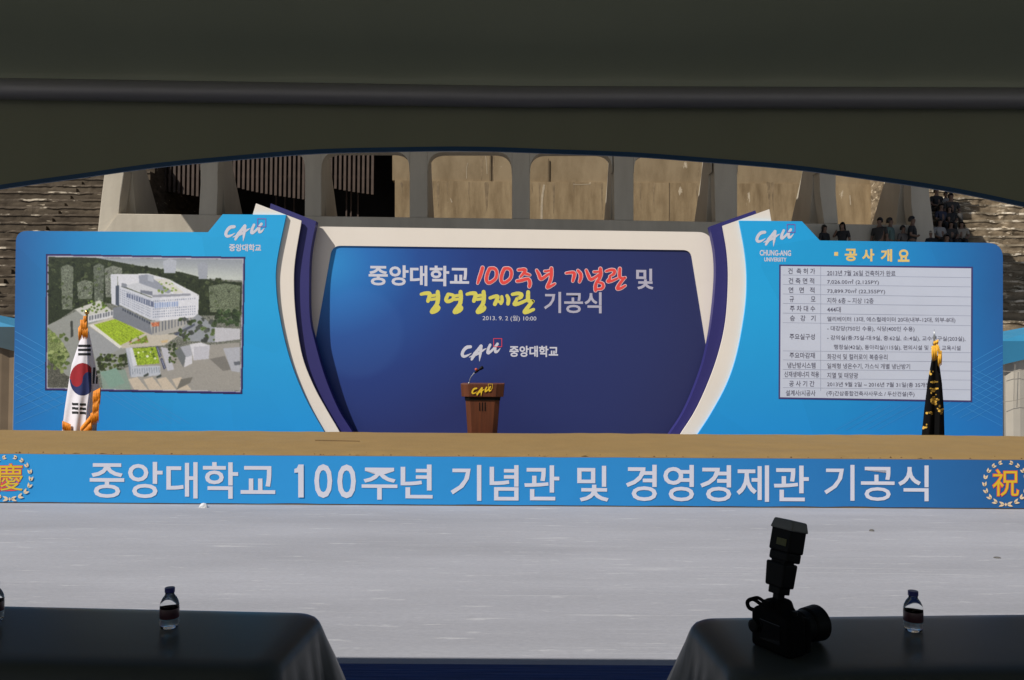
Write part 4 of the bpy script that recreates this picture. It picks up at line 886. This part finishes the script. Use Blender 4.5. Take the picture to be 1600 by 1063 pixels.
# ------------------------------------------------------------------ tables under black cloth
def cloth_mat():
    m, N, L, bs = new_mat('black satin cloth'); bs.inputs['Base Color'].default_value = (.045, .045, .045, 1); bs.inputs['Roughness'].default_value = .6
    tc = N.new('ShaderNodeTexCoord'); nz = N.new('ShaderNodeTexNoise'); nz.inputs['Scale'].default_value = 60; L.new(tc.outputs['Object'], nz.inputs['Vector'])
    bp = N.new('ShaderNodeBump'); bp.inputs['Strength'].default_value = .05; bp.inputs['Distance'].default_value = .003; L.new(nz.outputs[0], bp.inputs['Height']); L.new(bp.outputs[0], bs.inputs['Normal'])
    return m
def top_mat():
    m, N, L, bs = new_mat('black cloth under clear sheet'); bs.inputs['Base Color'].default_value = (.082, .088, .085, 1); bs.inputs['Roughness'].default_value = .3; bs.inputs['IOR'].default_value = 1.45; bs.inputs['Specular IOR Level'].default_value = .10
    tc = N.new('ShaderNodeTexCoord'); nz = N.new('ShaderNodeTexNoise'); nz.inputs['Scale'].default_value = 9; nz.inputs['Detail'].default_value = 8; L.new(tc.outputs['Object'], nz.inputs['Vector'])
    bp = N.new('ShaderNodeBump'); bp.inputs['Strength'].default_value = .12; bp.inputs['Distance'].default_value = .004; L.new(nz.outputs[0], bp.inputs['Height']); L.new(bp.outputs[0], bs.inputs['Normal'])
    return m
M_cloth = cloth_mat(); M_top = top_mat()
ZT = .72
def table_cloth(label, far_end, near_end, far_line, length, sgn):
    A = G(*far_end, ZT); N_ = G(*near_end, ZT); B_ = G(*far_line, ZT)
    ux = (A - B_).normalized() * sgn; ux.z = 0                 # along the table, toward +x
    uy = Vector((-ux.y, ux.x, 0)); W2 = abs((A - N_).dot(uy)) / 2; L2 = length / 2
    C_ = A - ux * (L2 * sgn) - uy * W2; C_.z = ZT
    def contour(n=44):
        pts = []; r_ = .09
        for cx, cy, a0 in ((L2 - r_, W2 - r_, 0), (-L2 + r_, W2 - r_, 90), (-L2 + r_, -W2 + r_, 180), (L2 - r_, -W2 + r_, 270)):
            for k in range(9): 
                a = R(a0 + k * 11.25); pts.append((cx + r_ * math.cos(a), cy + r_ * math.sin(a), math.cos(a), math.sin(a), 1 - abs(k - 4) / 4))
            nx_ = {0: (-L2 + r_, W2), 90: (-L2, -W2 + r_), 180: (L2 - r_, -W2), 270: (L2, W2 - r_)}[a0]
            p0 = pts[-1]; m_ = n if a0 in (0, 180) else 16
            for k in range(1, m_): 
                t = k / m_; pts.append((p0[0] + (nx_[0] - p0[0]) * t, p0[1] + (nx_[1] - p0[1]) * t, p0[2], p0[3], 0))
        return pts
    ct = contour(); n = len(ct); b = MB()
    prof = [(-.084, 0), (-.06, -.0006), (-.034, -.0025), (-.015, -.007), (-.002, -.015), (.006, -.028), (.011, -.048), (.017, -.085), (.03, -.16), (.045, -.25), (.06, -.36), (.075, -.5), (.085, -.70)]
    vs = []
    for k, (off, dz) in enumerate(prof):
        for i, (x, y, nx_, ny_, cw) in enumerate(ct):
            s_ = i / n * 2 * math.pi; d = -dz
            cw2 = max(cw, 0)
            o_ = off + d * .30 * cw2 + d * .05 * math.sin(s_ * 31 + 1.3 * math.sin(s_ * 7)) * (1 - cw2) * smoothstep(.03, .3, d) + d * .04 * noise.noise(Vector((s_ * 9, d * 4, 2)))
            p = C_ + ux * (x + nx_ * o_) + uy * (y + ny_ * o_); p.z = ZT + dz; vs.append(p)
    b.add(vs, [(k * n + i, k * n + (i + 1) % n, (k + 1) * n + (i + 1) % n, (k + 1) * n + i) for k in range(len(prof) - 1) for i in range(n)], 0)
    b.f.append(list(range(n))); b.m.append(0); b.c.append(None)
    return tag(b.build('tablecloth', [M_top], loc=tuple(C_ - Vector((0, 0, ZT))), smooth=True), label, 'tablecloth', 'black covered tables under the tent')
tL = table_cloth('black cloth over the left table with the single upright water bottle', (506, 953), (430, 1046), (0, 942), 1.8, 1)
tR = table_cloth('black cloth over the right table under the flash camera', (1074, 961), (1172, 1058), (1600, 955), 1.8, -1)
for o in (tL, tR):
    for p in o.data.polygons: p.use_smooth = True

# ------------------------------------------------------------------ water bottles
def glass_mat():
    m, N, L, bs = new_mat('clear water bottle'); bs.inputs['Base Color'].default_value = (.93, .96, .97, 1); bs.inputs['Roughness'].default_value = .03
    bs.inputs['Transmission Weight'].default_value = 1; bs.inputs['IOR'].default_value = 1.18
    return m
M_glass = glass_mat(); M_cap = mat('navy bottle cap', rgb(52, 56, 140, .8), .4, .08, 20); M_lab = mat('dark maroon label', (.07, .022, .032, 1), .35, .3, 30)
M_lab2 = mat('pale blue label edge', rgb(140, 170, 190, .7), .4, .1, 30)
def bottle(px, py, label):
    p = G(px, py, ZT); s_ = 1.0
    t = thing('water_bottle', label, 'bottle', (p.x, p.y, ZT), 'small water bottles on the tables')
    b = MB(); b.lathe([(.020, .001), (.026, .003), (.028, .010), (.0265, .015), (.029, .020), (.029, .026), (.0285, .030), (.0285, .062), (.029, .066), (.0285, .072), (.0265, .082), (.021, .094), (.015, .102), (.0135, .106), (.0135, .111)], (p.x, p.y, ZT), 28); b.build('body', M_glass, t, smooth=True)
    b = MB(); b.lathe([(.0288, .033), (.0291, .034), (.0291, .062), (.0288, .063)], (p.x, p.y, ZT), 28); b.f = [f for f in b.f if len(f) == 4]; b.m = b.m[:len(b.f)]; b.c = b.c[:len(b.f)]; b.build('label', M_lab, t, smooth=True)
    b = MB(); b.lathe([(.0289, .0305), (.0291, .031), (.0291, .0328), (.0289, .0330)], (p.x, p.y, ZT), 28); b.f = [f for f in b.f if len(f) == 4]; b.m = b.m[:len(b.f)]; b.c = b.c[:len(b.f)]; b.build('label_band', M_lab2, t, smooth=True)
    b = MB(); b.lathe([(.0148, .1113), (.0152, .113), (.0152, .1235), (.014, .1255)], (p.x, p.y, ZT), 28); b.build('cap', M_cap, t, smooth=False)
bottle(264.5, 981, 'small water bottle standing alone in the middle of the left table')
bottle(1427, 986, 'small water bottle on the right table beside the camera')
bottle(-10, 970, 'water bottle at the far left edge of the left table')

# ------------------------------------------------------------------ camera with flash
cq = G(1216, 1016, ZT)
dslr = thing('flash_camera', 'black camera with tall tilted flash lying on the right table', 'camera', tuple(cq))
def loc_m(): return Matrix.Translation(cq) @ Matrix.Rotation(R(-52 + 90 + 0), 4, 'Z')
# local axes: +x lens direction, y across the body, z up
CM = Matrix.Translation(cq) @ Matrix.Rotation(R(28), 4, 'Z')
def part(b, name, m, parent=dslr, bevel=0, smooth=False): return b.xform(CM).build(name, m, parent, bevel=bevel, seg=3, smooth=smooth)
def rrect(x0, x1, y0, y1, z0, z1): b = MB(); b.box(x0, x1, y0, y1, z0, z1); return b
M_rub = mat('black grained rubber', (.003, .003, .0033, 1), .8, .2, 60, bump=.2, spec=.1)
b = MB(); prof = [(-.075, .0), (.075, .0), (.075, .10), (.062, .118), (.036, .124), (.026, .150), (-.026, .150), (-.038, .124), (-.062, .120), (-.075, .104)]
b.prism([Vector((-.036, y, z)) for y, z in prof], [Vector((.034, y, z)) for y, z in prof]); part(b, 'body', M_rub, bevel=.013)
b = MB(); b.box(.030, .058, -.076, -.038, .004, .105); part(b, 'grip', M_rub, bevel=.012)
b = MB(); b.box(-.0385, -.0355, -.042, .036, .030, .088); part(b, 'rear_screen', mat('dark screen glass', (.01, .01, .012, 1), .08, .1), bevel=.002)
b = MB(); b.lathe([(0, 0), (.017, .001), (.019, .006), (.019, .012), (.012, .014)], (0, 0, 0), 20); b.xform(Matrix.Translation((-.037, .052, .062)) @ Matrix.Rotation(R(-90), 4, 'Y')); part(b, 'control_dial', M_blk)
b = MB(); b.lathe([(.036, .0), (.037, .02), (.040, .022), (.040, .045), (.038, .048), (.042, .053), (.042, .075), (.040, .078), (.046, .084), (.049, .125), (.046, .125), (.038, .084), (0, .082)], (0, 0, 0), 32)
b.xform(Matrix.Translation((.033, .004, .054)) @ Matrix.Rotation(R(90), 4, 'Y') @ Matrix.Scale(1.08, 4)); lens = part(b, 'lens', M_blk, smooth=False)
b = MB(); b.lathe([(.0405, .026), (.0418, .028), (.0418, .042), (.0405, .044)], (0, 0, 0), 32); b.f = [f for f in b.f if len(f) == 4]; b.m = b.m[:len(b.f)]; b.c = b.c[:len(b.f)]
b.xform(Matrix.Translation((.033, .004, .054)) @ Matrix.Rotation(R(90), 4, 'Y') @ Matrix.Scale(1.08, 4)); part(b, 'zoom_ring', M_rub, lens)
b = MB(); b.lathe([(.009, 0), (.010, .001), (.010, .010), (.008, .012), (0, .012)], (0, 0, 0), 16); b.xform(Matrix.Translation((.004, -.056, .116))); part(b, 'mode_dial', M_blk)
b = MB(); b.box(-.052, -.034, -.017, .017, .128, .150); part(b, 'eyepiece', M_rub, bevel=.005)
TF = Matrix.Translation((.0, .0, .150)) @ Matrix.Rotation(R(10), 4, 'Y')
b = MB(); b.box(-.012, .014, -.012, .012, -.004, .022); b.box(-.022, .022, -.022, .022, .014, .036); b.xform(TF); fo = part(b, 'flash_foot', M_blk, bevel=.003)
b = MB(); b.prism([Vector((x, y, .034)) for x, y in ((-.027, -.034), (.024, -.034), (.024, .034), (-.027, .034))], [Vector((x, y, .105)) for x, y in ((-.030, -.037), (.026, -.037), (.026, .037), (-.030, .037))]); b.xform(TF); part(b, 'flash_body', M_blk, bevel=.006)
b = MB(); b.box(-.020, .020, -.027, .027, .100, .118); b.xform(TF); part(b, 'flash_joint', M_blk, bevel=.003)
TH = TF @ Matrix.Translation((.004, 0, .108)) @ Matrix.Rotation(R(3), 4, 'Y')
b = MB(); b.box(-.027, .031, -.036, .036, .001, .030); b.box(-.030, .034, -.039, .039, .028, .098); b.xform(TH); hd = part(b, 'flash_head', M_blk, bevel=.006)
b = MB(); b.prism([Vector((x, y, .092)) for x, y in ((-.034, -.043), (.038, -.043), (.038, .043), (-.034, .043))], [Vector((x, y, .122)) for x, y in ((-.028, -.037), (.032, -.037), (.032, .037), (-.028, .037))]); b.xform(TH)
part(b, 'diffuser_cap', mat('frosted diffuser plastic', (.17, .17, .16, 1), .5, .05), hd, bevel=.005)
b = MB(); b.box(-.0315, -.0295, -.026, .010, .046, .066); b.xform(TH); part(b, 'warning_label', mat('dull yellow label', (.10, .10, .025, 1), .6), hd)
b = MB(); pth = spline([(-.01, .055, .118), (-.022, .078, .130), (-.030, .092, .120), (-.030, .086, .104), (-.02, .07, .098)], 6)
b.tube(pth, .006, 8); b.tube(spline([(-.008, .04, .126), (-.018, .06, .138), (-.024, .082, .130)], 6), .0055, 8); part(b, 'strap', M_rub, smooth=True)

# ------------------------------------------------------------------ people on the amphitheatre
skinM = mat('light brown skin', (.15, .085, .055, 1), .6, .05, 8); hairM = mat('black hair', (.012, .010, .009, 1), .5, .3, 20)
CL = {}
def cloth_col(c):
    if c not in CL: CL[c] = mat('%s garment' % c, {'black': (.012, .012, .014, 1), 'grey': (.09, .08, .075, 1), 'teal': (.08, .13, .12, 1), 'white': (.26, .25, .24, 1), 'navy': (.02, .024, .05, 1), 'dark': (.03, .028, .027, 1), 'cream': (.26, .23, .19, 1)}[c], .8, .1, 9)
    return CL[c]
def skin(name, pts, edges, m, parent):
    me = bpy.data.meshes.new(name); o_ = ORG[parent.name]
    me.from_pydata([p[0] for p in pts], edges, []); me.materials.append(m)
    ob = bpy.data.objects.new(name, me); col.objects.link(ob); ob.parent = parent; ORG[ob.name] = o_
    md = ob.modifiers.new('skin', 'SKIN'); md.use_smooth_shade = True
    for i, p in enumerate(pts):
        sv = me.skin_vertices[0].data[i]; r_ = p[1]; sv.radius = r_ if isinstance(r_, tuple) else (r_, r_); sv.use_root = i == 0
    ob.modifiers.new('subdivision', 'SUBSURF').levels = 1; ob.modifiers[-1].render_levels = 2
    return ob
def person(px, ytop, pose, top_c, leg_c, label, long_hair=False, yaw=0.0, arm=0, hgt=1.68):
    best = None
    for k in range(-6, 14):
        y, z = row(k); y += .17
        if pose == 'stand' and k > 1: continue
        if k == 1 and pose == 'stand': y += .35
        hz = P(px, ytop, y).z - z; want = hgt if pose == 'stand' else .90
        e = abs(hz - want)
        if best is None or e < best[0]: best = (e, k, y, z, hz)
    _, k, y, z, hz = best; x = P(px, ytop, y).x; s_ = max(.85, min(1.12, hz / (hgt if pose == 'stand' else .90))) * (hgt / 1.68 if pose == 'stand' else 1)
    t = thing('person', label, 'person', (x, y, z), 'spectators in the shade of the arcade'); t.rotation_euler.z = yaw; t.scale = (s_, s_, s_)
    rs = random.Random(int(px * 7))
    h = .90 if pose == 'stand' else .09; f = -1
    hip = (0, 0, h)
    sw = .02 * rs.uniform(-1, 1)
    B = [((0, 0, h), .125), ((sw, -.01, h + .22), .11), ((sw, 0, h + .42), .125), ((sw, -.01, h + .53), .06), ((sw, -.02, h + .60), (.055, .055)), ((sw, -.035, h + .66), .074), ((sw, -.03, h + .745), .078),  # 0-6
         ((.19, 0, h + .45), .055), ((-.19, 0, h + .45), .055)]
    E = [(0, 1), (1, 2), (2, 3), (3, 4), (4, 5), (5, 6), (2, 7), (2, 8)]
    if pose == 'stand':
        arms = [((.25, .0, h + .18), .042), ((.24, -.08, h - .06), .033), ((-.25, .0, h + .18), .042), ((-.24, -.08, h - .06), .033)]
        if arm == 1: arms[2:] = [((-.26, -.14, h + .30), .042), ((-.10, -.26, h + .52), .033)]
        if arm == 2: arms = [((.27, -.02, h + .2), .042), ((.05, -.20, h + .22), .033), ((-.27, -.02, h + .2), .042), ((-.05, -.20, h + .17), .033)]
        legs = [((.09, 0, h - .08), .085), ((.10, -.02, h - .43), .06), ((.10, .02, .08), .043), ((.11, -.14, .035), .035), ((-.09, 0, h - .08), .085), ((-.10, -.02, h - .43), .06), ((-.10, .02, .08), .043), ((-.11, -.14, .035), .035)]
    else:
        arms = [((.25, -.06, h + .2), .042), ((.13, -.26, h + .10), .033), ((-.25, -.06, h + .2), .042), ((-.13, -.26, h + .10), .033)]
        legs = [((.09, -.08, h), .085), ((.12, -.42, h + .02), .062), ((.12, -.40, h - .38), .045), ((.12, -.52, h - .42), .035), ((-.09, -.08, h), .085), ((-.12, -.42, h + .02), .062), ((-.12, -.40, h - .38), .045), ((-.12, -.52, h - .42), .035)]
    n = len(B); B += arms + legs
    E += [(7, n), (n, n + 1), (8, n + 2), (n + 2, n + 3), (0, n + 4), (n + 4, n + 5), (n + 5, n + 6), (n + 6, n + 7), (0, n + 8), (n + 8, n + 9), (n + 9, n + 10), (n + 10, n + 11)]
    skin('body', B, E, skinM, t)
    g_ = lambda r_, d=.016: tuple(q + d for q in r_) if isinstance(r_, tuple) else r_ + d
    def mid(a, b_, u): return tuple(a[i] + (b_[i] - a[i]) * u for i in range(3))
    Sh = [(B[2][0], g_(B[2][1], .025)), (B[1][0], g_(B[1][1], .028)), ((0, 0, h - .02), .15), (B[7][0], .072), (mid(B[7][0], B[n][0], .8), .056), (B[8][0], .072), (mid(B[8][0], B[n + 2][0], .8), .056), ((sw, -.005, h + .50), .085)]
    skin('shirt', Sh, [(0, 1), (1, 2), (0, 3), (3, 4), (0, 5), (5, 6), (0, 7)], cloth_col(top_c), t)
    T_ = [((0, 0, h + .02), .138)] + [(p, g_(r_, .016)) for p, r_ in legs[0:3]] + [(p, g_(r_, .016)) for p, r_ in legs[4:7]]
    skin('trousers', T_, [(0, 1), (1, 2), (2, 3), (0, 4), (4, 5), (5, 6)], cloth_col(leg_c), t)
    hb = MB(); o_ = Vector((x, y, z)); c_ = o_ + Vector((sw, .004, h + .715)); vs = []; n_ = 14
    for i in range(9):                                   # a cap of hair, lower at the back and sides than at the brow
        for k in range(n_):
            a = k * 2 * math.pi / n_; front = max(0, -math.sin(a)); th = i / 8 * (1.05 + 1.0 * (1 - front) ** 1.2) 
            wob = 1 + .06 * noise.noise(Vector((math.cos(a) * 2, math.sin(a) * 2, i * .5 + px)))
            vs.append(c_ + Vector((math.sin(th) * math.cos(a) * .088, math.sin(th) * math.sin(a) * .106 + .008, math.cos(th) * .118)) * wob)
    if long_hair:
        for i in (1, 2, 3):
            for k in range(n_):
                a = k * 2 * math.pi / n_; bk = max(0, math.sin(a) + .25); p = vs[8 * n_ + k]
                vs.append(p + Vector((math.cos(a) * .01 * i, .012 * i * bk, -.085 * i * min(1, bk * 1.5))))
    m_ = len(vs) // n_
    hb.add(vs, [(i * n_ + k, i * n_ + (k + 1) % n_, (i + 1) * n_ + (k + 1) % n_, (i + 1) * n_ + k) for i in range(m_ - 1) for k in range(n_)])
    hb.build('hair', hairM, t, smooth=True, fix=False)
    return t
PEOPLE = [(1288, 353, 'stand', 'black', 'dark', 'person with long dark hair in black nearest the panel tab, leftmost of the spectators', True, .5, 0, 1.62),
          (1316, 349, 'stand', 'black', 'navy', 'person in black with one arm raised, second from the panel tab', True, -.7, 1, 1.64),
          (1374, 342, 'stand', 'dark', 'black', 'person in a dark grey shirt before the raking leg, left of the teal shirt', False, -.9, 0, 1.70),
          (1390, 342, 'stand', 'teal', 'cream', 'person in a pale teal shirt and cream trousers', False, .8, 0, 1.72),
          (1411, 354, 'stand', 'grey', 'dark', 'shorter person in a grey top between the teal and black shirts', False, .4, 2, 1.60),
          (1425, 340, 'stand', 'black', 'black', 'tall person in a black short sleeved shirt with folded arms', False, .9, 2, 1.76),
          (1454, 361, 'sit', 'black', 'navy', 'person in a black top with short hair seated at the pillar foot', False, 0, 0, 1.6),
          (1467, 342, 'sit', 'white', 'dark', 'person in a white shirt partly behind the last pillar', False, .2, 0, 1.6),
          (1463, 294, 'sit', 'black', 'black', 'person in black sitting highest beside the last pillar', False, .1, 0, 1.6),
          (1477, 300, 'sit', 'white', 'navy', 'person in a white top sitting near the top of the stair', False, -.2, 0, 1.6),
          (1486, 302, 'sit', 'dark', 'dark', 'person in dark clothes sitting right of the white top', False, -.1, 0, 1.6),
          (1470, 318, 'sit', 'navy', 'black', 'person in navy sitting on the stair below the white top', True, .2, 0, 1.6),
          (1484, 322, 'sit', 'black', 'dark', 'person in black with long hair on the stair right of the navy top', True, -.3, 0, 1.6),
          (1485, 346, 'sit', 'dark', 'black', 'person with long hair and dark vest, left one of the low pair', True, -.3, 0, 1.6),
          (1502, 346, 'sit', 'cream', 'black', 'person in a cream top, right one of the low pair', True, -.4, 0, 1.6),
          (1478, 366, 'sit', 'navy', 'dark', 'person in navy seated just above the panel edge', False, 0, 0, 1.6)]
for a in PEOPLE: person(*a)
